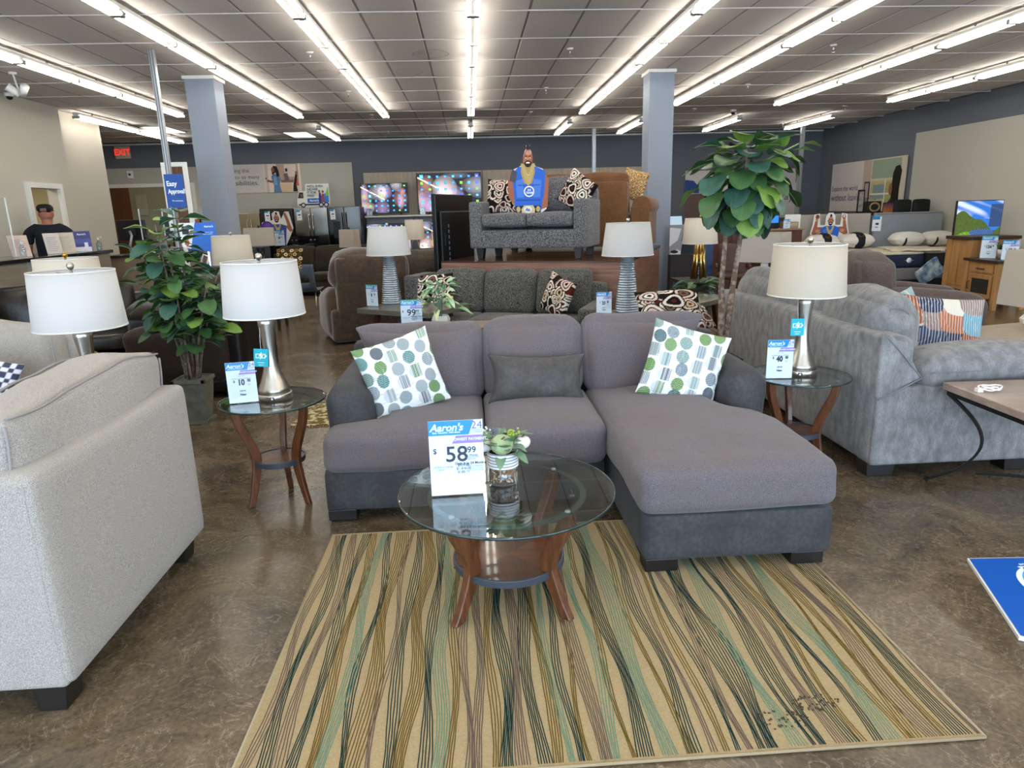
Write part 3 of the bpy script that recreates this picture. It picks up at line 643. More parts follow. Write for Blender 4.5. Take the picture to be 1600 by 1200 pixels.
# ------------------------------------------------------------------ price signs
card = mat('sign_card', '#eef1f2', rough=.5); hb = mat('sign_blue', '#0d8fd0', rough=.45); hp = mat('sign_purple', '#a97fc9', rough=.45); hg_ = mat('sign_green', '#5cbf9a', rough=.45)
ink = mat('sign_ink', '#23263f', rough=.5); inkg = mat('sign_ink_grey', '#8e94a5', rough=.5); acr = thin_glass('clear_acrylic', (.95, .98, 1))
def sign(label, loc, rz, W, H, dollars, cents, big=False, tilt=-7, green=False, y=0, parent=None):
    t = thing('price_sign', label, 'sign', loc, rz, 'price signs in clear stands')
    a = MB().box(-W/2, W/2, -.002, .002, 0, H, card); o = a.build('card', t)
    p = MB(); s = W/.155
    hh = H*.19
    L = [(hb, [(-W/2, H-hh), (W*.24, H-hh), (W*.34, H), (-W/2, H)]), (hp, [(-W*.08, H-hh*1.6), (W/2, H-hh*1.6), (W/2, H-hh*1.05), (-.0, H-hh*1.05)])]
    if green: L.append((hg_, rect(-W/2, W/2, H-.012*s, H)))
    layers(p, L, t=.0006, base=-.002)
    p.text("Aaron's", .030*s, tw, (-W*.17, -.0030, H-hh*.48), bold=.03, shear=.25)
    p.text('Easy. Beautiful. Affordable.', .0075*s, tw, (-W*.17, -.0030, H-hh*.80), bold=.02)
    p.text('24', .032*s, mat('sign_purple_text', '#8a6fb5'), (W*.39, -.003, H-hh*.38))
    p.text('MONTHLY\nPAYMENTS', .0065*s, inkg, (W*.39, -.003, H-hh*.78))
    p.text('LOWEST PAYMENT', .0115*s, tw, (W*.24, -.0032, H-hh*1.32), bold=.03)
    if big:
        p.text('$', .022*s, ink, (-W*.40, -.0028, H*.60), bold=.01); p.text(dollars, .066*s, ink, (W*.0, -.0028, H*.545), bold=.012); p.text(cents, .026*s, ink, (W*.28, -.0028, H*.60), bold=.01)
        p.text('per Month', .009*s, ink, (W*.27, -.0028, H*.53)); p.text('plus tax and fees\napplicable', .006*s, inkg, (W*.28, -.0028, H*.495))
        p.text('Own It in 24 Months', .0105*s, ink, (W*.25, -.0028, H*.425), bold=.02)
        p.text('$929.88\n$1,415.76\n$185.11', .0105*s, ink, (W*.12, -.0028, H*.355), bold=.01); p.text('Total of Payments\nTotal Cost of Ownership\nCash Price Savings', .0065*s, inkg, (W*.34, -.0028, H*.355))
        p.text('SOFA CHAISE', .009*s, inkg, (-W*.25, -.0028, H*.385)); p.text('Charcoal', .006*s, inkg, (-W*.3, -.0028, H*.35))
    else:
        p.text('$', .018*s, ink, (-W*.26, -.0028, H*.535), bold=.03); p.text(dollars, .046*s, ink, (-W*.02, -.0028, H*.50), bold=.05, sx=.8); p.text(cents, .022*s, ink, (W*.25, -.0028, H*.54), bold=.05, sx=.8)
        p.text('Lamp, Table', .008*s, inkg, (0, -.0028, H*.665)); p.text('Pay Cash or Own It in 24 Months', .0075*s, ink, (0, -.0028, H*.60))
        p.text('299.99', .012*s, ink, (.0, -.0028, H*.29), bold=.02); p.text('New', .016*s, ink, (0, -.0028, H*.20), bold=.05); p.text('per\nMonth', .007*s, inkg, (W*.25, -.0028, H*.45))
    p.build('print', t)
    f = MB().box(-W/2, W/2, -.002, W*.32, -.004, -.001, acr).box(-W/2-.002, W/2+.002, -.0055, -.0042, 0, H+.002, acr); f.build('acrylic_stand', t)
    t.rotation_euler = (0, 0, R(rz)); return t
SG = sign('large price sign with $58.99 standing on the glass coffee table', (-.087, 2.56, .497), 2, .214, .312, '58', '99', True)
sign('price sign with $10 standing on the left glass end table', (-1.277, 3.69, .616), 12, .150, .226, '10', '00')
sign('price sign with $40 standing on the right glass end table', (1.765, 3.75, .616), -6, .148, .226, '40', '00')
# ------------------------------------------------------------------ vase on the coffee table
v = thing('vase', 'striped-neck glass jar of pebbles and faux succulents on the coffee table', 'vase', (.10, 2.69, .491))
MB().lathe([(0, 0), (.060, .0), (.064, .006), (.064, .078), (.0615, .078), (.0615, .008), (0, .008)], thin_glass('jar_glass', (.95, .97, .97), .05), 40).build('jar', v)
ck = MB(); cw = mat('jar_white_ceramic', '#e7e9ea', rough=.35); cs = mat('jar_stripe', '#6a7686', rough=.4)
z = .075; 
for i in range(10):
    h = .0088; ck.lathe([(.066, z), (.067, z+h/2), (.066, z+h)], cw if i % 2 == 0 else cs, 40, cap=False) if i % 2 == 0 else ck.lathe([(.0655, z), (.0655, z+h*.45)], cs, 40, cap=False)
    z += h if i % 2 == 0 else h*.45
ck.lathe([(.066, z), (.062, z+.001), (.058, z-.01), (.058, .09)], cw, 40, cap=False); ck.build('striped_neck', v)
pb = MB(); pm3 = [mat('pebble_'+c, h, rough=.6) for c, h in (('tan', '#c0a080'), ('cream', '#ece0d0'), ('brown', '#7e5f49'), ('grey', '#a9a8b4'), ('rust', '#c08050'))]
for i in range(260):
    a = random.uniform(0, 6.28); q = .050*math.sqrt(random.random()) if random.random() < .2 else .051; zz = random.uniform(.014, .07); s = random.uniform(.008, .013)
    pb.T = Matrix.Translation((q*math.cos(a), q*math.sin(a), zz)) @ Matrix.Rotation(random.uniform(0, 3), 4, 'X') @ Matrix.Rotation(random.uniform(0, 3), 4, 'Y') @ Matrix.Diagonal((1, .7, .5, 1))
    pb.lathe([(0, -s), (s*.8, -s*.5), (s, 0), (s*.8, s*.5), (0, s)], random.choice(pm3), 7)
pb.T = Matrix(); pb.lathe([(.044, .012), (.044, .074)], pm3[2], 20); pb.build('pebbles', v, kind='stuff')
MB().lathe([(.0, .128), (.0565, .130)], mat('dark_moss', '#23251d', rough=1), 20).build('moss', v)
def pumpkin(par, loc, r, col, stemc, name='pumpkin'):
    m = MB(); V = []; F = []; N = 36; K = 12
    for k in range(K+1):
        ph = math.pi*k/K
        for i in range(N):
            a = 2*math.pi*i/N; rib = 1-.10*abs(math.sin(4.5*a))**.6*0-.07*(1-abs(math.cos(4.5*a)))**2
            rad = r*math.sin(ph)**.85*rib; V.append((rad*math.cos(a), rad*math.sin(a), r*.78*math.cos(ph)*(1-.18*math.exp(-(math.sin(ph)*3)**2))))
    for k in range(K):
        for i in range(N): j = (i+1) % N; F.append((k*N+i, k*N+j, (k+1)*N+j, (k+1)*N+i))
    m.add(V, F, col, True); m.tube([(0, 0, r*.58), (.004, 0, r*.75), (.01, -.004, r*.92)], [.005, .003, .004], stemc, 7); o = m.build(name, par); o.location = loc; return o
stc = mat('dry_stem', '#5a4c3a', rough=.9)
pumpkin(v, (-.003, -.040, .178), .048, mat('pale_green_gourd', '#a9b78f', rough=.6, c2='#8fa077', nscale=14), stc).rotation_euler = (R(25), 0, 0)
pumpkin(v, (-.078, .0, .165), .036, mat('cream_gourd', '#e4ded6', rough=.6), stc); pumpkin(v, (.084, .01, .168), .036, mat('cream_gourd', '#e4ded6'), stc)
def leaf(m, col, L, W, fold=.25, curl=.2, n=7, vein=None, shape='ovate'):
    V = []; F = []
    for i in range(n+1):
        s = i/n
        if shape == 'ovate': wd = W/2*math.sin(math.pi*s**.8)**.8
        elif shape == 'fiddle': wd = W/2*(max(0, math.sin(math.pi*(.04+.955*s)**1.15)))**.55
        elif shape == 'blunt': wd = W/2*(max(0, math.sin(math.pi*(.02+.97*s)**1.45)))**.7
        else: wd = W/2*math.sin(math.pi*s)**.9
        z = -curl*L*s*s
        for u in (-1, -.5, 0, .5, 1): V.append((u*wd, s*L, z+abs(u)*wd*fold-.06*W*(abs(u) == 1)*math.sin(s*9)))
    for i in range(n):
        for j in range(4): F.append((i*5+j, i*5+j+1, i*5+j+6, i*5+j+5))
    m.add(V, F, col, True)
    if vein: m.tube([(0, s/5*L*.95, -curl*L*(s/5*.95)**2-.002) for s in range(6)], .004*L*4 if False else .0012+L*.006, vein, 4)
    return m
lg = mat('sage_leaf', '#a3bba4', rough=.6); lg2 = mat('deep_sage_leaf', '#6f8a6a', rough=.6); lme = None
for i in range(34):
    a = i*2.399; el = random.uniform(-15, 65); q = random.uniform(.03, .062)
    if lme is None: l = leaf(MB(), lg if i % 3 else lg2, .075, .042, curl=.3).build('leaf', v); lme = l
    else: l = lme.copy(); COL.objects.link(l)
    if i > 22: s = .7
    else: s = random.uniform(.75, 1.25)
    l.scale = (s, s, s); l.location = (q*math.cos(a), q*math.sin(a), random.uniform(.135, .20)); l.rotation_euler = (R(el), 0, a-math.pi/2)
b = MB(); bl = mat('dusty_blue_berry', '#6a7582', rough=.4); br = mat('white_berry', '#d9dcdc', rough=.4); yg = mat('lime_sprig', '#9ab545', rough=.6)
for cx, cy, cz, mm, n in ((-.02, .0, .225, bl, 14), (-.07, .01, .22, br, 12), (.04, .0, .215, yg, 26), (.012, .01, .21, mat('dark_berry', '#252733', rough=.3), 6)):
    for i in range(n):
        b.T = Matrix.Translation((cx+random.gauss(0, .012), cy+random.gauss(0, .01), cz+random.gauss(0, .008))); s = .0052; b.lathe([(0, -s), (s*.8, -s*.6), (s, 0), (s*.8, s*.6), (0, s)], mm, 8)
b.T = Matrix(); b.build('berries', v, kind='stuff')
# ------------------------------------------------------------------ beige loveseat at left (seen from behind)
oat = fabric('oatmeal_tweed', '#b4ada4', '#86817c', '#a59d94', fine=420, big=3, bump=.7, amt=.25, st=(1, 1, .55))
oat_w = mat('oatmeal_welt', '#8f8b88', rough=.95)
T = thing('beige_loveseat', 'pale beige tweed loveseat seen from behind, cut off by the left edge', 'sofa', (-1.36, 2.60, 0))
def bk(p, u, v, w):
    if w > 0: p.z -= .012*u*u
    return p
MB().soft((-.085, 0, .485), (.17, 1.17, .745), oat, r=.035, n=12, bulge=(.008, 0, .0)).build('back_frame', T)
pr = [(-.02, .11), (-.02, .84), (-.06, .85), (-.13, .82), (-.27, .67), (-.5, .62), (-1.0, .61), (-1.0, .11)]
for s, y0, y1 in ((0, -.59, -.41), (1, .41, .585)):
    MB().prism(pr, y0, y1, oat).build('armrest', T, bevel=.02, seg=3)
MB().box(-1.0, -.1, -.41, .41, .11, .33, oat).build('seat_base', T, bevel=.02)
for y in (-.205, .205): MB().soft((-.6, y, .40), (.80, .405, .17), oat, r=.05, n=8, bulge=(0, 0, .02)).build('seat_cushion', T)
def bc(p, u, v, w):
    p.x += .03*(w+1)*.5; p.z += .012*math.sin(3*v*1.2+.5); return p
c = MB().soft((-.235, .02, .765), (.25, 1.09, .53), oat, r=.045, n=18, bulge=(.035, .02, .03), wob=.018, seed=21, fn=bc).build('back_cushion', T)
# piping round the top panel of the cushion
def P3(x, y, z):
    p = Vector((x, y, z)); q = p+noise.noise_vector((p*4.5)+Vector((21*7.3, -.235, .765)))*.018; v = y/.51
    q.x += .03*(z/.26+1)*.5; q.z += .012*math.sin(3.6*v+.5); return (q.x-.235, q.y+.02, q.z+.765)
m = MB()
for x in (-.117, .117):
    m.tube([P3(x+.012*(1 if x > 0 else -1)*(1-(y/.545)**2), y, .257+.012*(1-(y/.545)**2)) for y in np.linspace(-.525, .525, 26)], .005, oat_w, 6)
    for s in (-1, 1): m.tube([P3(x, s*(.54), z) for z in np.linspace(.235, -.25, 14)], .005, oat_w, 6)
m.build('piping', T)
for x, y in ((-.11, -.50), (-.11, .50), (-.92, -.5), (-.92, .5)):
    MB().prism([(-.045, 0), (.045, 0), (.06, .115), (-.06, .115)], -.05, .05, footm).build('foot', T, bevel=.004).location = (x, y, 0)
# ------------------------------------------------------------------ beige sofa farther left
T2 = thing('beige_sofa', 'beige tweed sofa arm and cushion showing behind the white lamp at far left', 'sofa', (-2.72, 4.32, 0), 0)
MB().soft((-.52, .28, .5), (1.3, .2, .8), oat, r=.06, n=8).build('back_frame', T2)
MB().soft((-.52, -.2, .25), (1.3, .9, .3), oat, r=.05, n=8).build('seat_base', T2)
def rc(p, u, v, w): p.z += .03*(1-u*u)*(w > 0); return p
MB().soft((-.42, .14, .70), (1.0, .26, .52), oat, r=.11, n=14, bulge=(.02, .05, .03), wob=.02, seed=9, fn=rc).build('back_cushion', T2)
MB().tube([(.085-.0, .02+(-.0), .49), (.09, .02, .7), (.085, .03, .88), (.05, .06, .95)], .005, oat_w, 6).build('piping', T2)
MB().soft((.12, -.15, .42), (.17, .95, .52), oat, r=.075, n=8).build('armrest', T2)
def checks(U, V):
    k = ((np.floor(U*14)+np.floor(V*14)) % 2)[..., None]; return k*np.array(C('#dcdce4'))+(1-k)*np.array(C('#3f4658'))
pillow('throw_pillow', .44, .44, .14, checks, 'grey and white checked pillow corner at the left edge on the beige sofa', (-2.88, 3.93, .68), (-15, 20, 10), n=60)
MB_ = sign('small price sign with a blue header lying behind the beige loveseat back', (-2.55, 3.86, .40), 5, .155, .2, '20', '00')
# end table + lamp in the corner behind the loveseat
t = thing('end_table', 'small dark end table behind the beige loveseat under the white lamp', 'table', (-2.03, 3.62, 0))
MB().box(-.24, .24, -.24, .24, .57, .60, wal).build('table_top', t, bevel=.006)
for x in (-.2, .2):
    for y in (-.2, .2): MB().box(x-.02, x+.02, y-.02, y+.02, 0, .57, wal).build('leg', t)
hourglass('table_lamp', 'bright white drum lamp standing behind the beige loveseat, leftmost lamp', (-2.03, 3.62, .60), 20)
# brass lamp
t = thing('end_table', 'round-cornered wooden end table under the brass lamp, left of the leafy plant', 'table', (-2.80, 5.13, 0))
tv = mat('greige_wood_top', '#7f6f5c', rough=.5, c2='#6b5c4b', nscale=5, stretch=(1, 8, 1))
MB().soft((0, 0, .585), (.62, .5, .05), tv, r=.02, n=6).build('table_top', t)
for x in (-.24, .24):
    for y in (-.18, .18): MB().box(x-.025, x+.025, y-.025, y+.025, 0, .56, tv).build('leg', t)
t = thing('table_lamp', 'white drum lamp on a turned antique-brass base, left of the leafy plant', 'lamp', (-2.90, 5.13, .61))
MB().lathe([(.10, 0), (.10, .02), (.095, .03), (.095, .045), (.075, .055), (.075, .07), (.05, .085), (.035, .11), (.028, .13), (.045, .15), (.052, .175), (.045, .2), (.022, .215), (.016, .24), (.03, .27), (.04, .3), (.03, .34), (.014, .37), (.012, .5)], brass, 40).build('stem', t)
drum(t, shc, .40, .74, .225, .205, brass)
cordm = mat('pale_power_cord', '#c9bfae', rough=.6)
tag(MB().tube([(-.05+.05*math.cos(a*.9)*(1+.2*math.sin(a)), .04*math.sin(a*.9), .006+.012*a/9) for a in np.linspace(0, 22, 70)], .0035, cordm, 6).build('power_cord'), 'coiled pale power cord on the wooden end table by the brass lamp', 'cord', None, (-2.55, 5.08, .61))
# ------------------------------------------------------------------ grey chenille sofa at right (from behind)
silv = fabric('silver_chenille', '#959493', '#838285', '#4f4c4b', fine=200, big=20, bump=.5, amt=.6, st=(1, 1, .35), bst=(1, 1, .5), bb=.6)
silvw = mat('silver_welt', '#77797d', rough=.9)
T = thing('grey_chenille_sofa', 'silver-grey chenille sofa turned away, at right behind the glass end table', 'sofa', (2.28, 3.62, 0))
MB().soft((.11, 1.30, .47), (.22, 2.60, .76), silv, r=.05, n=12, bulge=(.01, 0, 0), fn=lambda p, u, v, w: (p.x, p.y, p.z+(.02*(1-abs(v)) if w > 0 else 0))).build('back_frame', T)
MB().box(.012, 1.15, -.008, .16, .092, .57, silv).build('arm_panel', T, bevel=.02, seg=3)
MB().prism([(.0, .50), (.26, .615), (.16, .78), (.05, .88), (.0, .87)], -.012, .24, silv).build('wing_panel', T, bevel=.018, seg=3)
MB().tube([(.03, -.014, .86), (.10, -.016, .79), (.18, -.016, .70), (.255, -.016, .62), (.12, -.016, .55), (.01, -.014, .50)], .0045, silvw, 6).build('piping', T)
def ap(p, u, v, w):
    if u < 0: p.z -= .03*(-u)**2; 
    return p
MB().soft((.72, .13, .665), (.90, .34, .20), silv, r=.085, n=14, bulge=(.02, .02, .02), wob=.01, seed=31, fn=ap).build('arm_pad', T)
MB().tube([(.28, -.052, .655)]+[(.28+.05*i, -.056, .66) for i in range(1, 17)], .004, silvw, 6).build('arm_welt', T)
MB().box(.15, 1.1, .16, 2.45, .09, .34, silv).build('seat_base', T, bevel=.02)
MB().soft((.65, 2.50, .36), (1.0, .2, .55), silv, r=.07, n=8).build('armrest', T)
for i in range(3): MB().soft((.72, .56+.73*i, .43), (.78, .72, .19), silv, r=.06, n=8, bulge=(0, 0, .02)).build('seat_cushion', T)
for i in range(3):
    def f(p, u, v, w):
        p.x += .03*(w+1)*.5; p.z += .035*(1-v*v)*(w > 0)-.02*(abs(v) > .95)*(w > 0); return p
    MB().soft((.235, .58+.78*i, .765), (.27, .78, .50), silv, r=.125, n=14, bulge=(.02, .01, .04), wob=.022, seed=40+i, fn=f).build('back_cushion', T)
m = MB(); m.tube([(.20+.135*math.sin(a), .205, .79+.20*math.cos(a)) for a in np.linspace(-.3, 1.9, 16)], .004, silvw, 6).build('cushion_welt', T)
for x, y in ((.12, .12), (.98, .12), (.12, 2.45), (.98, 2.45)):
    MB().prism([(-.08, 0), (.08, 0), (.09, .095), (-.09, .095)], -.06, .06, footm).build('foot', T, bevel=.004).location = (x, y, 0)
def abstract(seed):
    pal = [C(c) for c in ('#2b3a5e', '#98563a', '#5f9bb0', '#8d7a78', '#3d5c80', '#d8d2c4', '#3c4f72', '#b06a48', '#7fa3a8')]
    def fn(U, V):
        out = np.ones(U.shape+(3,))*np.array(C('#c9c4b8')); r_ = np.random.RandomState(seed)
        for i in range(4):
            for j in range(4):
                cx, cy = (i+.5)/4+.05*r_.randn(), (j+.5)/4+.05*r_.randn(); c = np.array(pal[r_.randint(len(pal))]); rx, ry = r_.uniform(.15, .22), r_.uniform(.15, .22)
                ins = ((np.abs(U-cx)/rx)**3+(np.abs(V-cy)/ry)**3) < 1; h = np.clip((np.sin(U*2*np.pi*(26+2*i)+1.2*np.sin(V*9+i))-.62)*5, 0, .8)
                out = np.where(ins[..., None], c*(1-h[..., None])+np.array(C('#dcd6c8'))*h[..., None], out)
        return out
    return fn
pw = mat('navy_piping', '#4b5468', rough=.8)
pillow('throw_pillow', .52, .46, .17, abstract(5), 'rust, navy and teal piped pillow on the grey chenille sofa, nearer one', (3.20, 4.42, .735), (-20, 4, -16), n=150, welt=pw)
pillow('throw_pillow', .46, .44, .16, abstract(8), 'blue and rust pillow behind the nearer piped one on the grey sofa', (3.10, 4.72, .74), (-18, -10, 25), n=110, welt=pw)
# ------------------------------------------------------------------ marble-top table with scroll iron legs
iron = mat('black_iron', '#20201f', rough=.45, metal=.6)
mar = mat('beige_marble_top', '#a08d80', rough=.35, c2='#8d7a6d', nscale=9, detail=9, coat=.2)
T = thing('scroll_leg_table', 'stone-top end table with curved black iron legs at the right edge', 'table')
MB().prism([(2.575, 2.76), (2.60, 3.52), (3.28, 3.50), (3.26, 2.74)], .575, .615, mar, 'z').build('table_top', T, bevel=.004)
fr_ = [(2.60, 2.80), (2.62, 3.49), (3.25, 3.47), (3.23, 2.78)]; m = MB()
for i in range(4): a, b = fr_[i], fr_[(i+1) % 4]; m.tube([(a[0], a[1], .562), (b[0], b[1], .562)], 1, iron, sec=(.022, .024))
m.build('frame', T)
cxy = (2.93, 3.13)
for (x, y) in fr_:
    dx, dy = cxy[0]-x, cxy[1]-y; L_ = math.hypot(dx, dy); dx /= L_; dy /= L_; P = []
    for k in range(25):
        s = k/24; z = .555*(1-s)+.014*s
        off = .20*math.sin(math.pi*min(1, s*1.06))**1.0*(1-.15*s)-.05*max(0, s-.8)*5
        if s > .93: z += .012*(s-.93)/.07
        P.append((x+dx*off, y+dy*off, z))
    P.append((P[-1][0]-dx*.012, P[-1][1]-dy*.012, .035)); P.append((P[-1][0]+dx*.015, P[-1][1]+dy*.015, .04))
    MB().tube(P, 1, iron, sec=(.026, .013)).build('leg', T)
m = MB()
for (a, b) in ((0, 2), (1, 3)):
    P = []
    for k in range(17): 
        s = k/16; x = fr_[a][0]*(1-s)+fr_[b][0]*s; y = fr_[a][1]*(1-s)+fr_[b][1]*s; x = cxy[0]+(x-cxy[0])*.62; y = cxy[1]+(y-cxy[1])*.62; P.append((x, y, .13+.04*math.sin(math.pi*s)))
    m.tube(P, 1, iron, sec=(.022, .012))
m.build('stretcher', T)
wc = mat('white_cord', '#e6e2da', rough=.5)
q = [(.05*math.cos(a)*(1+.3*math.sin(a*.37)), .028*math.sin(a), .008+.02*abs(math.sin(a*.7))) for a in np.linspace(0, 19, 80)]
tag(MB().tube(q, .0042, wc, 6).box(-.075, -.045, -.015, .012, 0, .02, wc).build('power_cord'), 'coiled white power cord with plug on the stone-top table', 'cord', None, (2.70, 3.30, .616))
def boxshade(t, m, z0, z1, w0, d0, w1, d1, fin=nick):
    th = .004; b = MB()
    for (x0, y0, x1, y1) in ((-1, -1, 1, -1), (1, -1, 1, 1), (1, 1, -1, 1), (-1, 1, -1, -1)):
        b.add([(x0*w0/2, y0*d0/2, z0), (x1*w0/2, y1*d0/2, z0), (x1*w1/2, y1*d1/2, z1), (x0*w1/2, y0*d1/2, z1)], [(0, 1, 2, 3)], m)
    o = b.build('lamp_shade', t); s = o.modifiers.new('s', 'SOLIDIFY'); s.thickness = .004
    MB().tube([(-w1/2, 0, z1-.01), (w1/2, 0, z1-.01)], .002, fin, 5).tube([(0, -d1/2, z1-.01), (0, d1/2, z1-.01)], .002, fin, 5).build('spider', t)
    MB().lathe([(.008, z1-.01), (.012, z1+.005), (.016, z1+.02), (.01, z1+.035), (0, z1+.04)], fin, 16).build('finial', t)
t = thing('table_lamp', 'taupe box-shade lamp on the stone-top table, cut by the right edge', 'lamp', (2.945, 3.20, .615), 8)
MB().box(-.08, .08, -.06, .06, 0, .02, nick).build('base_plate', t, bevel=.003)
for x in (-.035, .035): MB().tube([(x, 0, .02), (x, 0, .48)], .008, nick, 10).build('rod', t)
boxshade(t, sht, .465, .735, .55, .26, .53, .25)
# blue floor board
t = thing('floor_sign_board', 'blue sign board lying on the concrete at the right edge', 'sign', (0, 0, 0))
poly = [(2.20, 2.67), (2.95, 2.62), (2.75, 2.02), (2.03, 2.07), (1.98, 2.10)]
MB().prism(poly, .002, .016, white, 'z').build('foam_board', t)
MB().prism([(2.205, 2.663), (2.94, 2.613), (2.745, 2.03), (2.035, 2.078), (1.992, 2.108)], .0162, .0175, mat('board_blue', '#1458b4', rough=.3), 'z').build('blue_face', t)
m = MB(); W_ = tw; cyb = mat('board_cyan', '#35aef0', rough=.35); nv = mat('board_navy', '#14284e', rough=.35)
def zp(poly, mm, h=0): m.prism(poly, .0176+h, .0186+h, mm, 'z')
zp([(2.36, 2.575), (2.42, 2.572), (2.415, 2.56), (2.405, 2.56), (2.395, 2.50), (2.405, 2.495), (2.355, 2.497), (2.362, 2.505), (2.372, 2.563), (2.362, 2.565)], W_)
zp([(2.352, 2.488), (2.40, 2.484), (2.395, 2.462), (2.348, 2.466)], cyb)
arc = [(2.43+.16*math.cos(a), 2.37+.19*math.sin(a)) for a in np.linspace(math.pi, .1, 24)]+[(2.43+.105*math.cos(a), 2.375+.12*math.sin(a)) for a in np.linspace(.1, math.pi, 24)]
zp([(p[0]-.01, p[1]+.012) for p in arc], W_, .0); zp([(p[0]+.008, p[1]) for p in arc], cyb, .001)
zp([(2.455+.095*math.cos(a), 2.385+.085*math.sin(a)) for a in np.linspace(0, 2*math.pi, 28)][:-1], nv)
m.text('(SALES & LEASE)', .017, W_, (2.44, 2.592, .0178), face='z'); m.build('print', t)
# ------------------------------------------------------------------ plants
bark = mat('pale_bark', '#7d6f63', rough=.9, c2='#54463b', nscale=40, bump=.8, bscale=60)
green = [mat('leaf_'+n, a, rough=.42, c2=b, nscale=7, spec=.35) for n, a, b in (('dark', '#2c4a28', '#3a5c33'), ('mid', '#3f6238', '#4f7344'), ('bluish', '#33564a', '#44695a'), ('fresh', '#6d8f3c', '#7fa04c'))]
veinm = mat('leaf_vein', '#7f9a62', rough=.5)
def leaf_set(shape, L, W, fold, curl, n=7):
    return [leaf(MB(), g, L, W, fold, curl, n, veinm, shape).build('leaf') for g in green]
def aim(o, loc, d, roll, s):
    d = Vector(d).normalized(); up = Vector((0, 0, 1)); x = d.cross(up)
    if x.length < .01: x = Vector((1, 0, 0))
    x.normalize(); z = x.cross(d); M = Matrix((x, d, z)).transposed() @ Matrix.Rotation(roll, 3, 'Y'); o.matrix_local = Matrix.Translation(loc) @ M.to_4x4() @ Matrix.Scale(s, 4)
T = thing('leafy_plant', 'tall leafy artificial ficus in a grey square planter, left of the glass end table', 'plant', (-2.27, 5.47, 0))
pl = mat('weathered_planter', '#6b6a5e', rough=.7, c2='#55554b', nscale=12, bump=.3)
def planter(T, h, wt, wb, m, name='planter', ledge=.02):
    b = MB(); V = [(sx*wb/2, sy*wb/2, .02) for sx, sy in ((-1,-1),(1,-1),(1,1),(-1,1))]+[(sx*wt/2, sy*wt/2, h) for sx, sy in ((-1,-1),(1,-1),(1,1),(-1,1))]
    b.add(V, [(3,2,1,0), (0,1,5,4), (1,2,6,5), (2,3,7,6), (3,0,4,7), (4,5,6,7)], m)
    b.box(-wb/2-ledge, wb/2+ledge, -wb/2-ledge, wb/2+ledge, 0, .025, m); b.build('planter_body', T, bevel=.004)
    r = MB(); q = wt/2+ledge*.7
    for a in ((-q, q, -q, -q+.03), (-q, q, q-.03, q), (-q, -q+.03, -q, q), (q-.03, q, -q, q)): r.box(a[0], a[1], a[2], a[3], h-.02, h+.008, m)
    r.build('planter_rim', T, bevel=.003); MB().box(-q+.03, q-.03, -q+.03, q-.03, h-.01, h-.001, mat('moss_soil', '#4a3a26', rough=1, bump=1, bscale=80)).build('soil', T)
planter(T, .36, .235, .17, pl)
lv = leaf_set('blunt', .17, .105, .22, .35, 7); cnt = 0; random.seed(21)
stems = []
for i in range(9):
    a = i*2.4; r0 = .05; hgt = [1.62, 1.22, 1.40, 1.0, 1.30, .95, 1.15, 1.5, .9][i]; sp = [.05, .27, .16, .33, .24, .32, .36, .14, .26][i]
    P = [(r0*math.cos(a)*(1-s)+sp*1.0*math.cos(a)*s**1.3*1.0, r0*math.sin(a)+(sp*math.sin(a)-r0*math.sin(a))*s**1.3, .34+hgt*s*.82) for s in np.linspace(0, 1, 12)]
    MB().tube(P, [.011-.006*s for s in np.linspace(0, 1, 12)], bark, 6).build('stem', T); stems.append((P, hgt))
nl = {0: 32, 1: 32, 2: 32, 3: 28, 4: 34, 5: 28, 6: 28, 7: 32, 8: 28}
for i, (P, hgt) in enumerate(stems):
    n = nl[i]
    for k in range(n):
        s = .38+.62*(k+.5)/n; f = s*11; j = min(10, int(f)); p = Vector(P[j]).lerp(Vector(P[j+1]), f-j)
        a = k*2.4+i; el = random.uniform(-.35, .55) if s < .93 else random.uniform(.2, .9)
        d = (math.cos(a), math.sin(a), el); off = Vector((math.cos(a), math.sin(a), .1))*random.uniform(.01, .09)
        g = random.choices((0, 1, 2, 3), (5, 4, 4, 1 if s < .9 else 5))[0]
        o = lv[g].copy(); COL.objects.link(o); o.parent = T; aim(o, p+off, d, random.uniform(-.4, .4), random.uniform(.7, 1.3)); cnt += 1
for o in lv: bpy.data.objects.remove(o)
T = thing('fiddle_leaf_tree', 'tall artificial fiddle-leaf tree with two trunks in a dark planter, right of the sectional', 'plant', (2.02, 5.3, 0))
planter(T, .40, .21, .17, mat('dark_brown_planter', '#2c231b', rough=.6, bump=.3))
brk2 = mat('mottled_bark', '#6a574a', rough=.9, c2='#9a8b7d', nscale=28, bump=.8, bscale=50, mix=(.45, .6))
tr = [[(-.03, 0, .38), (-.03, 0, .7), (-.045, .01, 1.0), (-.035, .0, 1.25), (-.03, .0, 1.45), (-.02, 0, 1.6)], [(.01, 0, .38), (.02, 0, .7), (.05, 0, 1.0), (.075, .0, 1.25), (.105, .01, 1.5), (.12, .02, 1.75), (.10, .02, 2.0)]]
for P in tr: MB().tube(P, [.032, .028, .022, .018, .017, .014, .01][:len(P)], brk2, 9).build('trunk', T)
lv = leaf_set('fiddle', .24, .20, .16, .30, 9); random.seed(5); cc = Vector((.12, .02, 1.78))
n = 92
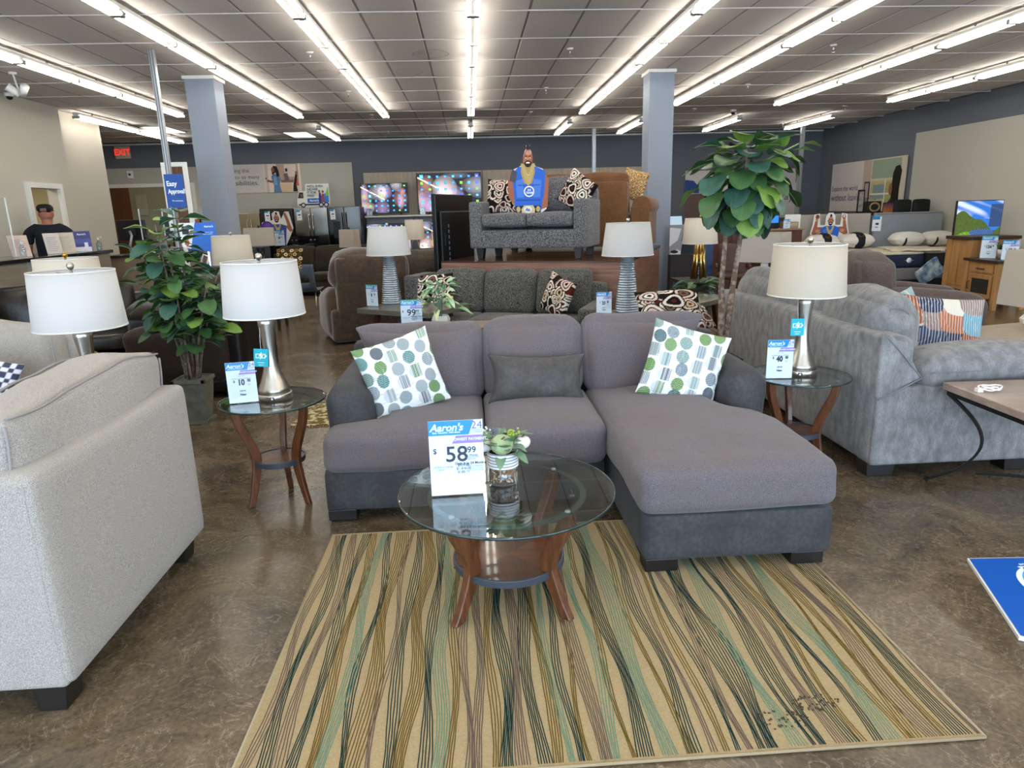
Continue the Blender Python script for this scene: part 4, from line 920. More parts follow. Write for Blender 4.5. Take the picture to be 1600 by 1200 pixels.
for k in range(n):
    s = (k+.5)/n; z = 1.55+.52*s; a = k*2.4+.3; el = -1.25+1.75*s+random.uniform(-.2, .2)
    q = .03+(.25 if k % 3 else .12)*random.random()*(1.15-abs(s-.5)); p = Vector((.12+q*1.25*math.cos(a), .02+q*math.sin(a), z))
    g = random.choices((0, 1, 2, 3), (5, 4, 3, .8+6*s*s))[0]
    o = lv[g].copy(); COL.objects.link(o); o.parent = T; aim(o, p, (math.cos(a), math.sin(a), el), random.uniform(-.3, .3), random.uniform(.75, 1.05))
for (x, z, dx, el, s, g) in ((.52, 2.04, .9, .1, .6, 3), (.45, 1.99, 1, .25, .65, 3), (.42, 1.95, 1, -.9, .7, 0), (.38, 2.02, -.3, .5, .6, 3), (.47, 1.9, .5, -1.2, .6, 0)):
    o = lv[g].copy(); COL.objects.link(o); o.parent = T; aim(o, Vector((x, 0, z)), (dx, -.3, el), 0, s)
MB().tube([(.12, .02, 1.85), (.3, 0, 1.95), (.5, 0, 2.04)], .006, veinm, 6).build('branch', T)
for o in lv: bpy.data.objects.remove(o)
# potted hosta-like plant + 99 sign behind the sectional, on a low table
lt = thing('sofa_table', 'narrow grey console table behind the sectional', 'table', (.0, 5.12, 0))
MB().box(-.75, .75, -.17, .17, .74, .775, tv).build('table_top', lt, bevel=.004)
for x in (-.7, .7):
    for y in (-.13, .13): MB().box(x-.025, x+.025, y-.025, y+.025, 0, .74, tv).build('leg', lt)
T = thing('potted_plant', 'variegated green and cream leaf plant in a white faceted pot behind the sectional', 'plant', (-.245, 5.14, .775))
MB().lathe([(.045, 0), (.068, .02), (.072, .045), (.06, .075), (.055, .07), (.058, .045)], mat('white_ceramic', '#dcdad4', rough=.4), 9, smooth=False).build('pot', T)
vg = []
for n, (a, b) in enumerate((('#4f7d58', '#cfd7a4'), ('#5d8f78', '#a9c9a0'), ('#3f6b45', '#8fb27c'))):
    m = mat('variegated_leaf_%s' % 'abc'[n], a, rough=.5, c2=b, nscale=30, stretch=(1.6, .12, 1), mix=(.42, .55)); vg.append(leaf(MB(), m, .13, .055, .3, .45, 7, None, 'ovate').build('leaf'))
random.seed(3)
for k in range(46):
    a = k*2.4; h = .12+.20*random.random(); q = random.uniform(.01, .07)*(1 if h > .15 else 1.6)
    o = vg[k % 3].copy(); COL.objects.link(o); o.parent = T; aim(o, Vector((q*math.cos(a)*1.3, q*math.sin(a), h)), (math.cos(a), math.sin(a)*.8, random.uniform(-.2, .6)), random.uniform(-.3, .3), random.uniform(.7, 1.15))
for o in vg: bpy.data.objects.remove(o)
sg = mat('teal_stem', '#4f8a78', rough=.5)
for k in range(9): a = k*.9; MB().tube([(.01*math.cos(a), .01*math.sin(a), .06), (.015*math.cos(a), .015*math.sin(a), .18), (.05*math.cos(a), .05*math.sin(a), .30)], .003, sg, 5).build('stem', T)
sign('price sign with $99 beside the white potted plant behind the sectional', (-.45, 5.0, .78), 0, .155, .21, '99', '99', True, green=True)
# ------------------------------------------------------------------ timber riser with loveseat, dark sofa in front
tweed = fabric('charcoal_tweed', '#1f1e1c', '#75736e', '#3f3c38', fine=110, big=4, bump=.5, amt=.25)
tweed_l = fabric('grey_tweed', '#2a2a2c', '#8a898c', '#4c4c4e', fine=110, big=4, bump=.5, amt=.25)
riser_w = mat('red_walnut_laminate', '#966e5c', rough=.4, c2='#74503f', nscale=3.2, stretch=(.5, .5, 9), coat=.2)
riser_t = mat('dark_walnut_top', '#4d3226', rough=.25, c2='#3d271d', nscale=4, stretch=(1, 6, 1), coat=.3)
RO = Vector((-.36, 8.55, 0)); RA = -22
def rl(x, y, z=0):
    a = R(RA); return (RO.x+x*math.cos(a)-y*math.sin(a), RO.y+x*math.sin(a)+y*math.cos(a), z)
T = thing('display_riser', 'tall walnut display platform carrying the grey loveseat', 'platform', RO, RA)
MB().box(0, 2.27, .03, 3.3, 0, .98, riser_w).build('body', T); MB().box(-.01, 2.28, 0, 3.32, .98, 1.02, riser_t).build('platform_top', T, bevel=.004)
MB().box(-.005, 2.275, -.005, .03, 0, 1.0, riser_w).build('front_panel', T, bevel=.004)
def sofa(name, label, loc, rz, w, d, fab, seat=.45, arm=.62, back=.86, aw=.16, nc=2, foot=.12, base_h=.22, cush_over=.1, cat='sofa', footm_=footm, round_arm=False, back_in=0):
    T = thing(name, label, cat, loc, rz); y0, y1 = -d/2, d/2
    MB().soft((0, 0, foot+base_h/2), (w-.02, d-.03, base_h), fab, r=.02, n=6).build('seat_base', T)
    MB().soft((0, y1-.09, (foot+back-.06)/2+.02), (w-.04-2*back_in, .18, back-foot-.06), fab, r=.04, n=6).build('back_frame', T)
    for s in (-1, 1):
        if round_arm:
            m = MB(); m.box(s*(w/2)-s*aw*.85 if s > 0 else s*w/2, s*w/2 if s > 0 else s*w/2+aw*.85, y0+.03, y1-.04, foot, arm-.1, fab)
            pts = [(s*(w/2-aw*.35)+.135*math.cos(a), arm-.10+.135*math.sin(a)) for a in np.linspace(0, 2*math.pi, 25)][:-1]; m.prism(pts, y0+.0, y1-.05, fab, smooth=True); m.build('armrest', T, bevel=.015)
        else: MB().soft((s*(w/2-aw/2), -.01, (foot+arm)/2), (aw, d-.04, arm-foot), fab, r=.025, n=7).build('armrest', T)
    iw = w-2*aw; cw = iw/nc
    for i in range(nc):
        x = -iw/2+cw*(i+.5)
        MB().soft((x, y0+.33, seat-.07), (cw-.006, .68, .15), fab, r=.035, n=8, bulge=(0, .01, .02), wob=.004, seed=i).build('seat_cushion', T)
        MB().soft((x, y1-.25, (seat+back+cush_over)/2), (cw-.004, .2, back+cush_over-seat), fab, r=.08, n=10, bulge=(0, .04, .02), wob=.014, seed=i+5, fn=lambda p, u, v, w: (p.x, p.y+.05*(w+1), p.z)).build('back_cushion', T)
    for x in (-w/2+.12, w/2-.12):
        for y in (y0+.1, y1-.1):
            MB().prism([(-.032, 0), (.032, 0), (.052, foot+.02), (-.052, foot+.02)], -.045, .045, footm_).build('foot', T, bevel=.003).location = (x, y, 0)
    return T
sofa('loveseat', 'charcoal tweed loveseat standing up on the walnut platform, cardboard man seated on it', rl(1.01, .72, 1.022), RA, 1.50, .86, tweed_l, seat=.54, arm=.70, back=.88, aw=.17, nc=2, foot=.13)
sofa('dark_tweed_sofa', 'long dark tweed sofa in front of the walnut platform, with three back cushions', rl(.98, -.52), RA, 2.26, .94, tweed, seat=.45, arm=.60, back=.84, aw=.17, nc=3, foot=.08)
MB().soft((-1.10, .16, .50), (.16, .60, .80), tweed, r=.02, n=6).build('side_wing', bpy.data.objects['dark_tweed_sofa'])
def loops(seed, pal=('#17120f', '#e4d8c8', '#5a1f1c', '#c9b48e', '#6b5a50', '#17120f', '#d9bfb2', '#e9e2d6')):
    P_ = [np.array(C(c)) for c in pal]
    def fn(U, V):
        r_ = np.random.RandomState(seed); out = np.ones(U.shape+(3,))*P_[0]
        for i in range(34):
            cx, cy, r = r_.rand(), r_.rand(), r_.uniform(.11, .20); k0 = r_.randint(len(P_)); d = np.sqrt((U-cx)**2+((V-cy)*1.0)**2)/r*(1+.12*np.sin(3*np.arctan2(V-cy, U-cx)+i))
            for q, (a, kk) in enumerate(((1, 0), (.86, 1 if i % 3 else 6), (.60, 0), (.46, k0), (.22, 0 if i % 2 else 2))):
                out = np.where((d < a)[..., None], P_[kk], out)
        return out
    return fn
GP = 'swirl-patterned cushions'
pillow('throw_pillow', .46, .44, .16, loops(1), 'brown, cream and black ring-patterned pillow at the left end of the raised loveseat', rl(.60, .70, 1.022+.76), (-16, 3, RA+8), n=90, group=GP)
pillow('throw_pillow', .46, .44, .16, loops(2), 'ring-patterned pillow tilted at the right end of the raised loveseat', rl(1.56, .66, 1.022+.78), (-12, 30, RA-30), n=90, group=GP)
pillow('throw_pillow', .46, .44, .16, loops(3), 'ring-patterned pillow at the left end of the dark sofa, behind the small potted plant', rl(.14, -.55, .70), (-16, -3, RA+14), n=90, group=GP)
pillow('throw_pillow', .44, .44, .15, loops(4), 'ring-patterned pillow turned sideways at the right end of the dark sofa', rl(1.62, -.55, .68), (-14, 16, RA-38), n=90, group=GP)
# brown sofa, seen from behind, on the platform
brown = fabric('brown_faux_suede', '#6e4a2c', '#7b5432', '#543721', fine=40, big=5, bump=.15, amt=.5, rough=.8)
T = sofa('brown_sofa', 'brown suede sofa with a rolled arm, back to the viewer behind the grey loveseat', rl(1.22, 2.37, 1.022), RA+180, 2.10, .92, brown, seat=.48, arm=.70, back=.98, aw=.30, nc=2, foot=.05, round_arm=True, cush_over=.08, back_in=.28)
def paisley(U, V):
    n_ = np.sin(U*31+4*np.sin(V*17))*np.cos(V*29+3*np.sin(U*23)); pal = [C('#c9a56a'), C('#a5532f'), C('#6d6a3c'), C('#d8c69c')]
    k = np.digitize(n_, [-.4, 0, .4]); return np.array(pal)[k]
pillow('throw_pillow', .44, .44, .15, paisley, 'gold and rust paisley pillow on the right arm of the brown sofa', rl(1.95, 2.62, 1.022+.90), (-10, 14, RA-30), n=60)
# ------------------------------------------------------------------ printed cutouts
SK, SKd, SKl = '#a3644a', '#74422e', '#c98f72'
def head(L, cx, cz, s, smile=True):
    e = lambda x, z, rx, rz, n=18: ell(cx+x*s, cz+z*s, rx*s, rz*s, n)
    L += [('#2a1c18', [(cx-.18*s, cz+.9*s), (cx-.25*s, cz+1.25*s), (cx-.12*s, cz+1.5*s), (cx+.15*s, cz+1.52*s), (cx+.28*s, cz+1.35*s), (cx+.24*s, cz+.9*s)]),
          (SKd, e(-.60, .05, .12, .2)), (SKd, e(.60, .05, .12, .2)), (SK, e(0, 0, .60, 1.0, 28)), (SKl, e(.08, .62, .38, .26)), (SKl, e(-.28, .0, .14, .12)), (SKl, e(.30, .0, .14, .12)),
          ('#2c1a14', e(0, -.55, .46, .46, 22)), (SK, e(0, -.28, .40, .26)), ('#2c1a14', e(0, -.36, .34, .10)), ('#f2ece2', e(0, -.50, .26, .10)), ('#7a3b30', e(0, -.60, .2, .05)),
          ('#22140f', e(-.24, .22, .15, .05)), ('#22140f', e(.24, .22, .15, .05)), ('#efe6dc', e(-.24, .12, .10, .045)), ('#efe6dc', e(.24, .12, .10, .045)), ('#1a0f0b', e(-.24, .12, .045, .045)), ('#1a0f0b', e(.24, .12, .045, .045)), (SKl, e(0, -.08, .12, .16)), (SKd, e(0, -.2, .15, .05))]
def chains(L, cx, z0, w, h, n=7):
    for i in range(n):
        k = i/(n-1); a = w*(.95-.35*k); pts = [(cx-a+2*a*t, z0-(h*(.55+.45*(1-k)))*math.sin(math.pi*t)*.95) for t in np.linspace(0, 1, 15)]
        L.append(('#d6c188' if i % 2 else '#a78b4c', pts+[(x, z+.018) for x, z in pts[::-1]]))
def cutout(label, loc, rz, outline, L, extra=None, foot=.1):
    t = thing('cardboard_cutout', label, 'cutout', loc, rz); bd = mat('white_foam_board', '#e6e4df', rough=.7)
    MB().prism(outline, 0, .008, bd).build('board', t); m = MB(); layers(m, L, t=.001, base=0)
    if extra: extra(m)
    m.build('print', t); MB().box(-.05, .05, .008, .14, 0, .006, bd).prism([(0, 0), (.13, 0), (0, .3)], -.003, .003, bd, 'x').build('easel_foot', t).location = (0, .008, 0); return t
blue, bluel, blued = '#2f66cc', '#4a80dc', '#2450a8'
# seated man on the loveseat
cx = .0; L = [(SK, [(-.20, .54), (-.27, .42), (-.26, .2), (-.17, .1), (-.12, .3)]), (SK, [(.22, .54), (.29, .4), (.27, .08), (.17, .05), (.14, .3)]),
     (blue, [(-.17, .0), (-.19, .28), (-.21, .48), (-.12, .56), (.12, .56), (.25, .50), (.23, .28), (.17, .0)]), (bluel, [(-.15, .2), (-.16, .4), (-.06, .42), (-.05, .2)]), (bluel, [(.07, .2), (.08, .42), (.19, .40), (.17, .2)]),
     (blued, rect(-.16, .17, .16, .175)), (blued, rect(-.13, -.04, .34, .35)), (blued, rect(.07, .17, .34, .35)), ('#4a4d57', [(-.20, .54), (-.25, .40), (-.16, .38), (-.14, .5)]), (SKd, [(-.09, .48), (.09, .48), (.07, .62), (-.07, .62)])]
L.append(('#b59a62', [(-.075, .585), (-.09, .50), (-.045, .36), (.06, .36), (.105, .50), (.09, .585)])); chains(L, .01, .585, .10, .26, 12)
L += [('#ede9df', ell(.02, .27, .072, .066, 24)), (blue, ell(.02, .27, .055, .05, 24)), ('#2a2320', rect(-.17, .17, 0, .10)), ('#d3c59a', [(-.08, .0), (-.09, .06), (-.05, .105), (.07, .105), (.10, .06), (.09, .0)]), ('#efe9d2', ell(0, .055, .055, .042, 20)), ('#c0ac74', ell(-.13, .06, .028, .035)), ('#c0ac74', ell(.14, .06, .028, .035))]
head(L, .012, .655, .102)
ol = [(-.16, 0), (-.165, .1), (-.25, .2), (-.255, .42), (-.195, .53), (-.11, .56), (-.05, .60), (-.05, .69), (-.03, .745), (-.014, .76), (-.012, .805), (.038, .808), (.038, .76), (.056, .74), (.07, .69), (.07, .60), (.12, .56), (.215, .53), (.265, .4), (.255, .06), (.165, 0)]
L = [(c, [((x-.01)*.9+.01, z) for x, z in p]) for c, p in L]; ol = [((x-.01)*.9+.01, z) for x, z in ol]
def ex(m): m.text('AA\nTEAM', .034, tw, (.02, -.0135, .27), bold=.04, shear=.2); m.text('Aa.', .05, mat('belt_blue', blue), (0, -.0142, .055), bold=.04, shear=.25)
cutout('cutout of a smiling mohawked man in a blue vest on the raised loveseat', rl(.98, .48, 1.022+.535), RA+14, ol, L, ex)
# ------------------------------------------------------------------ big television seen from behind, left of the platform
T = thing('television', 'large black television seen from behind, left of the raised loveseat', 'television', (-.20, 9.25, 0), 68)
bp_ = mat('tv_back_plastic', '#0c0d10', rough=.35); MB().box(-.62, .62, -.03, .03, .86, 1.83, bp_).build('panel', T, bevel=.01)
MB().box(-.55, .5, -.07, -.03, .86, 1.62, mat('tv_back_housing', '#101114', rough=.5)).build('rear_housing', T, bevel=.015)
pt = MB(); 
for i in range(7): pt.box(-.36, -.335, -.075, -.07, 1.0+.07*i, 1.04+.07*i, mat('port_metal', '#6e7683', rough=.4))
pt.box(-.48, -.44, -.075, -.07, 1.2, 1.34, mat('port_label', '#2e3440')); pt.build('ports', T)
MB().box(-.5, -.45, -.095, .095, .778, .87, bp_).box(.45, .5, -.095, .095, .778, .87, bp_).build('foot', T)
T = thing('media_stand', 'black stand under the television seen from behind', 'stand', (-.20, 9.25, 0), 68)
MB().box(-.6, .60, -.10, .10, .0, .775, mat('black_laminate', '#151416', rough=.35)).build('body', T, bevel=.005)
# ------------------------------------------------------------------ slab tables and cone lamps
slabm = mat('grey_olive_slab', '#68665a', rough=.3, c2='#5b594f', nscale=6, coat=.3)
def slab_table(label, loc, rz, w, d, h):
    t = thing('slab_table', label, 'table', loc, rz); MB().box(-w/2, w/2, -d/2, d/2, h-.055, h, slabm).build('table_top', t, bevel=.004)
    for sx in (-1, 1):
        for sy in (-1, 1): MB().tube([(sx*(w/2-.2), sy*(d/2-.12), h-.055), (sx*(w/2-.12), sy*(d/2-.06), 0)], 1, mat('red_brown_leg', '#4a2418', rough=.4), sec=(.05, .05)).build('leg', t)
slab_table('grey slab-top table with splayed dark legs carrying the left cone lamp', (-.66, 7.60, 0), -34, 1.0, .74, .60)
slab_table('grey slab-top console with splayed legs carrying the right cone lamp', (2.02, 7.04, 0), 45, 2.15, .52, .60)
steel = mat('etched_silver', '#a3b2c0', rough=.32, metal=.8)
def cone_lamp(label, loc, tex, s=1):
    t = thing('table_lamp', label, 'lamp', loc, 0); pr = []
    for k in range(45):
        q = k/44; r = .118*(1-q)+.062*q; pr.append((r*(1+(.025 if k % 2 else -.03)), .53*q))
    MB().lathe([(.112, 0)]+pr+[(.02, .54), (.012, .56), (.012, .64)], steel, 48, smooth=False).build('stem', t)
    drum(t, shw, .555, .86, .252, .212)
cone_lamp('white drum lamp on a ribbed silver cone base, on the left slab table', (-.93, 7.93, .60), 0)
cone_lamp('white drum lamp on a woven silver cone base, right of the dark sofa', (1.53, 6.66, .60), 1)
sign('small price sign beside the cone lamp on the left slab table', (-1.12, 7.70, .606), -28, .15, .235, '9', '99', green=True)
sign('small price sign beside the cone lamp right of the dark sofa', (1.27, 6.50, .606), 4, .15, .215, '20', '00')
ot = sofa('brown_ottoman_chair', 'low dark armchair under the patterned pillows behind the sectional', (1.98, 6.22, 0), 0, .78, .62, brown, seat=.42, arm=.44, back=.44, aw=.08, nc=1, foot=.05, cush_over=0)
pillow('throw_pillow', .60, .42, .20, loops(7), 'large ring-patterned pillow propped behind the right end of the sectional', (1.80, 6.1, .68), (-35, -2, 0), n=90, group=GP)
pillow('throw_pillow', .46, .34, .15, loops(8), 'smaller ring-patterned pillow lying at the right of the large propped one', (2.05, 6.32, .60), (-62, 8, 10), n=80, group=GP)
# ------------------------------------------------------------------ recliners and sofas in the middle distance
choc = fabric('chocolate_microfiber', '#4a3a2c', '#574536', '#33271d', fine=30, big=5, bump=.25, amt=.6, rough=.85, sheen=.5)
def recliner(name, label, loc, rz, fab, h=1.12, w=1.05, d=.98, cat='recliner'):
    T = thing(name, label, cat, loc, rz); y0, y1 = -d/2, d/2
    MB().soft((0, 0, .24), (w-.06, d-.06, .42), fab, r=.05, n=8).build('base', T)
    def f(p, u, v, w_): p.y += .09*(w_+1)*.5; return p
    MB().soft((0, y1-.14, (.12+h-.1)/2), (w-.22, .24, h-.22), fab, r=.06, n=10, fn=f).build('back_panel', T)
    def g(p, u, v, w_): p.y += .07*(w_+1)*.5; p.z += .02*(1-u*u); return p
    MB().soft((0, y1-.20, h-.30), (w-.14, .42, .50), fab, r=.16, n=14, bulge=(.02, .04, .03), wob=.03, seed=int(loc[1]*3), fn=g).build('head_pillow', T)
    for s in (-1, 1):
        def k(p, u, v, w_): p.z += .05*v*(w_ > 0); return p
        MB().soft((s*(w/2-.12), -.06, .36), (.24, d-.12, .60), fab, r=.10, n=12, bulge=(.02, .01, .04), wob=.015, seed=3, fn=k).build('armrest', T)
    MB().soft((0, -.12, .42), (w-.46, d-.3, .20), fab, r=.07, n=8, bulge=(0, 0, .03)).build('seat_cushion', T)
    MB().soft((0, y0+.06, .27), (w-.46, .14, .34), fab, r=.05, n=8, bulge=(0, .02, 0)).build('footrest', T)
    return T
recliner('recliner', 'chocolate brown microfiber recliner seen from behind, left of the left cone lamp', (-1.42, 9.20, 0), 200, choc, h=1.20, w=1.12)
recliner('recliner', 'brown recliner seen from behind between the left cone lamp and the black television', (-.72, 10.4, 0), 170, fabric('taupe_microfiber', '#4b4238', '#5a5045', '#3a332a', fine=30, big=5, bump=.2, amt=.5), h=1.1, w=1.0)
moc = fabric('mottled_brown_tweed', '#4a4040', '#6b5c55', '#574a44', fine=140, big=4, bump=.6, amt=.4)
recliner('recliner', 'brown tweed recliner facing right, in front of the beds', (4.86, 7.30, 0), 76, moc, h=1.09, w=.95, d=1.25)
leath = mat('black_brown_leather', '#17120f', rough=.32, c2='#221a16', nscale=6, bump=.4, bscale=30, spec=.5)
brl = fabric('dark_brown_bonded', '#2b211a', '#352920', '#1f1813', fine=30, big=4, bump=.2, amt=.5, rough=.55)
T = thing('reclining_loveseat', 'very dark brown leather loveseat seen from behind, right of the leafy plant', 'sofa', (-2.62, 6.75, 0), 82)
MB().soft((0, -.42, .50), (1.25, .2, .94), leath, r=.05, n=8).build('back_panel', T).rotation_euler = (0, 0, 0)
MB().soft((0, .05, .26), (1.2, .85, .42), leath, r=.06, n=8).build('base', T)
for s in (-1, 1):
    MB().soft((s*.31, -.32, .90), (.60, .34, .40), brl, r=.15, n=12, bulge=(.01, .03, .04), wob=.03, seed=50+s).build('head_pillow', T)
    MB().soft((s*.58, .05, .42), (.2, .9, .5), brl, r=.09, n=10, bulge=(0, 0, .03), wob=.02, seed=4).build('armrest', T)
    MB().soft((s*.25, .1, .44), (.46, .7, .18), leath, r=.07, n=8).build('seat_cushion', T)
T.rotation_euler = (0, 0, R(-262)+R(172)+R(-270)+R(8)); T.rotation_euler = (0, 0, R(92))
T = sofa('leather_sofa', 'dark blue-black leather sofa with brown armrests behind the leafy plant, at left', (-4.35, 7.45, 0), 16, 1.8, .95, leath, seat=.46, arm=.64, back=.86, aw=.24, nc=2, foot=.04, cush_over=.08)
for s in (-1, 1): MB().soft((s*.82, -.12, .67), (.30, .8, .14), brl, r=.06, n=8, bulge=(0, 0, .03)).build('arm_pad', T)
sofa('brown_fabric_sofa', 'dark brown sofa in the distance with a medallion-patterned pillow, behind the grey plastic chair', (-2.95, 14.7, 0), -6, 2.7, .95, fabric('umber_weave', '#2d261e', '#3a3228', '#251f18', fine=60, big=4, amt=.4), seat=.45, arm=.62, back=.88, nc=3, foot=.08)
def medal(U, V):
    out = np.ones(U.shape+(3,))*np.array(C('#2c2218')); 
    for i in range(6):
        for j in range(6):
            c = C(('#c9b27c', '#8a6c34', '#e0d2a8', '#5a4420')[(i*3+j*5) % 4]); d = np.hypot(U-(i+.5)/6-.04*((j % 2)-.5), V-(j+.5)/6); out = np.where((d < .075)[..., None], c, out); out = np.where((d < .03)[..., None], C('#3a2c18'), out)
    return out
pillow('throw_pillow', .56, .52, .16, medal, 'brown pillow with gold medallions on the far dark sofa', (-3.72, 14.45, .72), (-12, 0, -4), n=60)
pillow('throw_pillow', .5, .4, .15, medal, 'second gold-medallion pillow near the small box lamp on the far dark sofa', (-2.15, 14.5, .70), (-20, 20, -10), n=50)
# grey plastic chairs
pg = mat('grey_moulded_plastic', '#4d5560', rough=.5)
def pchair(label, loc, rz):
    t = thing('plastic_chair', label, 'chair', loc, rz)
    V = []; F = []; n, k = 10, 8
    prof = [(-.22, .46), (-.05, .44), (.12, .44), (.19, .48), (.215, .56), (.225, .64), (.235, .72), (.245, .80), (.25, .86)]
    for (y, z) in prof:
        wd = .23 if z < .5 else .235
        for i in range(n+1): u = i/n*2-1; V.append((u*wd, y-.03*u*u*(z > .5)*-1 - .0, z-.02*(1-u*u)*(z < .5)))
    for a in range(len(prof)-1):
        for i in range(n):
            if (a == 7 and 4 <= i <= 5) or (a == 4 and 2 <= i <= 7): continue
            F.append((a*(n+1)+i, a*(n+1)+i+1, (a+1)*(n+1)+i+1, (a+1)*(n+1)+i))
    o = MB().add(V, F, pg, True).build('shell', t); s = o.modifiers.new('s', 'SOLIDIFY'); s.thickness = .012
    for x in (-.2, .2):
        for y0_, y1_ in ((-.15, -.2), (.12, .22)): MB().tube([(x*.9, y0_, .44), (x*1.1, y1_, 0)], .011, chrome, 8).build('leg', t)
pchair('grey stackable plastic chair seen from behind, nearer one beside the brown recliner', (-2.72, 11.4, 0), 176)
pchair('grey stackable plastic chair mostly hidden by the drum lamp, farther left', (-3.35, 11.6, 0), 168)
# ------------------------------------------------------------------ distant lamps
def plinth(label, loc, w, d, h, m, rz=0):
    t = thing('side_table', label, 'table', loc, rz); MB().box(-w/2, w/2, -d/2, d/2, h-.04, h, m).build('table_top', t, bevel=.004)
    for x in (-w/2+.04, w/2-.04):
        for y in (-d/2+.04, d/2-.04): MB().box(x-.02, x+.02, y-.02, y+.02, 0, h-.04, m).build('leg', t)
dw = mat('espresso_wood', '#2e2019', rough=.4)
plinth('dark side table under the cream drum lamp behind the leafy plant', (-2.79, 8.3, 0), .5, .5, .66, dw)
t = thing('table_lamp', 'cream drum lamp with a small finial, behind the left glass-table lamp', 'lamp', (-2.79, 8.3, .66))
MB().lathe([(.08, 0), (.08, .02), (.03, .04), (.05, .15), (.07, .25), (.04, .38), (.012, .44)], nick, 24).build('stem', t); drum(t, shade_mat('ecru_shade', '#d8d0c0'), .42, .745, .232, .212, nick)
plinth('dark table under the twisted black lamp', (-3.03, 10.2, 0), .5, .5, .66, dw)
t = thing('table_lamp', 'rectangular beige shade lamp on a twisted black base, right of the left column', 'lamp', (-3.02, 10.2, .66), 12)
for a in (0, 120, 240): MB().tube([(.05*math.cos(R(a)+z*14), .05*math.sin(R(a)+z*14), z) for z in np.linspace(0, .52, 30)], .022, blk, 8).build('twist', t)
boxshade(t, sht, .55, .80, .42, .28, .40, .26, blk)
plinth('dark table under the small box lamp', (-1.80, 10.9, 0), .4, .4, .66, dw)
t = thing('table_lamp', 'small square beige shade lamp on crossed thin legs, above the brown recliner', 'lamp', (-1.86, 10.9, .66), -18)
for a in (0, 120, 240): MB().tube([(.09*math.cos(R(a)), .09*math.sin(R(a)), 0), (-.02*math.cos(R(a)), -.02*math.sin(R(a)), .44)], .007, blk, 6).build('leg_rod', t)
boxshade(t, sht, .46, .73, .26, .22, .24, .20, blk)
plinth('dark table under the farthest small drum lamp', (-1.12, 14.0, 0), .45, .45, .68, dw)
t = thing('table_lamp', 'small cream drum lamp on a loop base far behind, under the wall televisions', 'lamp', (-1.10, 14.0, .68))
MB().tube([(.08*math.cos(a), 0, .22+.2*math.sin(a)) for a in np.linspace(0, 2*math.pi, 24)], .01, nick, 8).build('stem', t); drum(t, shc, .42, .80, .20, .18, blk, 32)
plinth('dark table under the gold-ribbed lamp', (3.08, 9.2, 0), .6, .5, .64, dw)
t = thing('table_lamp', 'cream drum lamp on a ribbed gold cone base, under the fiddle-leaf tree', 'lamp', (3.10, 9.2, .64))
for i in range(8): a = R(45*i); MB().tube([(.095*math.cos(a), .095*math.sin(a), 0), (.045*math.cos(a), .045*math.sin(a), .47)], .022, gold, 8).build('rib', t)
drum(t, shc, .47, .80, .235, .205, brass)
plinth('table under the large taupe box lamp', (2.95, 6.85, 0), .5, .4, .60, dw)
bpy.data.objects.remove(bpy.data.objects['side_table.005']) if False else None
t = thing('table_lamp', 'large taupe box-shade lamp with a white column, behind the grey chenille sofa', 'lamp', (2.88, 6.60, .60), -38)
MB().box(-.075, .075, -.075, .075, 0, .02, wp).box(-.03, .03, -.03, .03, .02, .44, wp).build('column', t, bevel=.004); boxshade(t, shade_mat('greige_shade', '#c0b6aa'), .46, .735, .40, .40, .38, .38, nick)
# leafy bits beside the right console
T = thing('trailing_plant', 'dark trailing green plant behind the right slab console', 'plant', (2.75, 8.25, 0)); planter(T, .42, .25, .2, mat('black_pot', '#1c1b1a', rough=.5))
lv = leaf_set('ovate', .26, .09, .25, .5, 6)
for k in range(46):
    a = k*2.4; o = lv[(0, 1, 2, 0)[k % 4]].copy(); COL.objects.link(o); o.parent = T; q = random.uniform(.02, .16); aim(o, Vector((q*math.cos(a), q*math.sin(a), .42+.3*random.random())), (math.cos(a), math.sin(a), random.uniform(-.3, .7)), 0, random.uniform(.7, 1.2))
for o in lv: bpy.data.objects.remove(o)
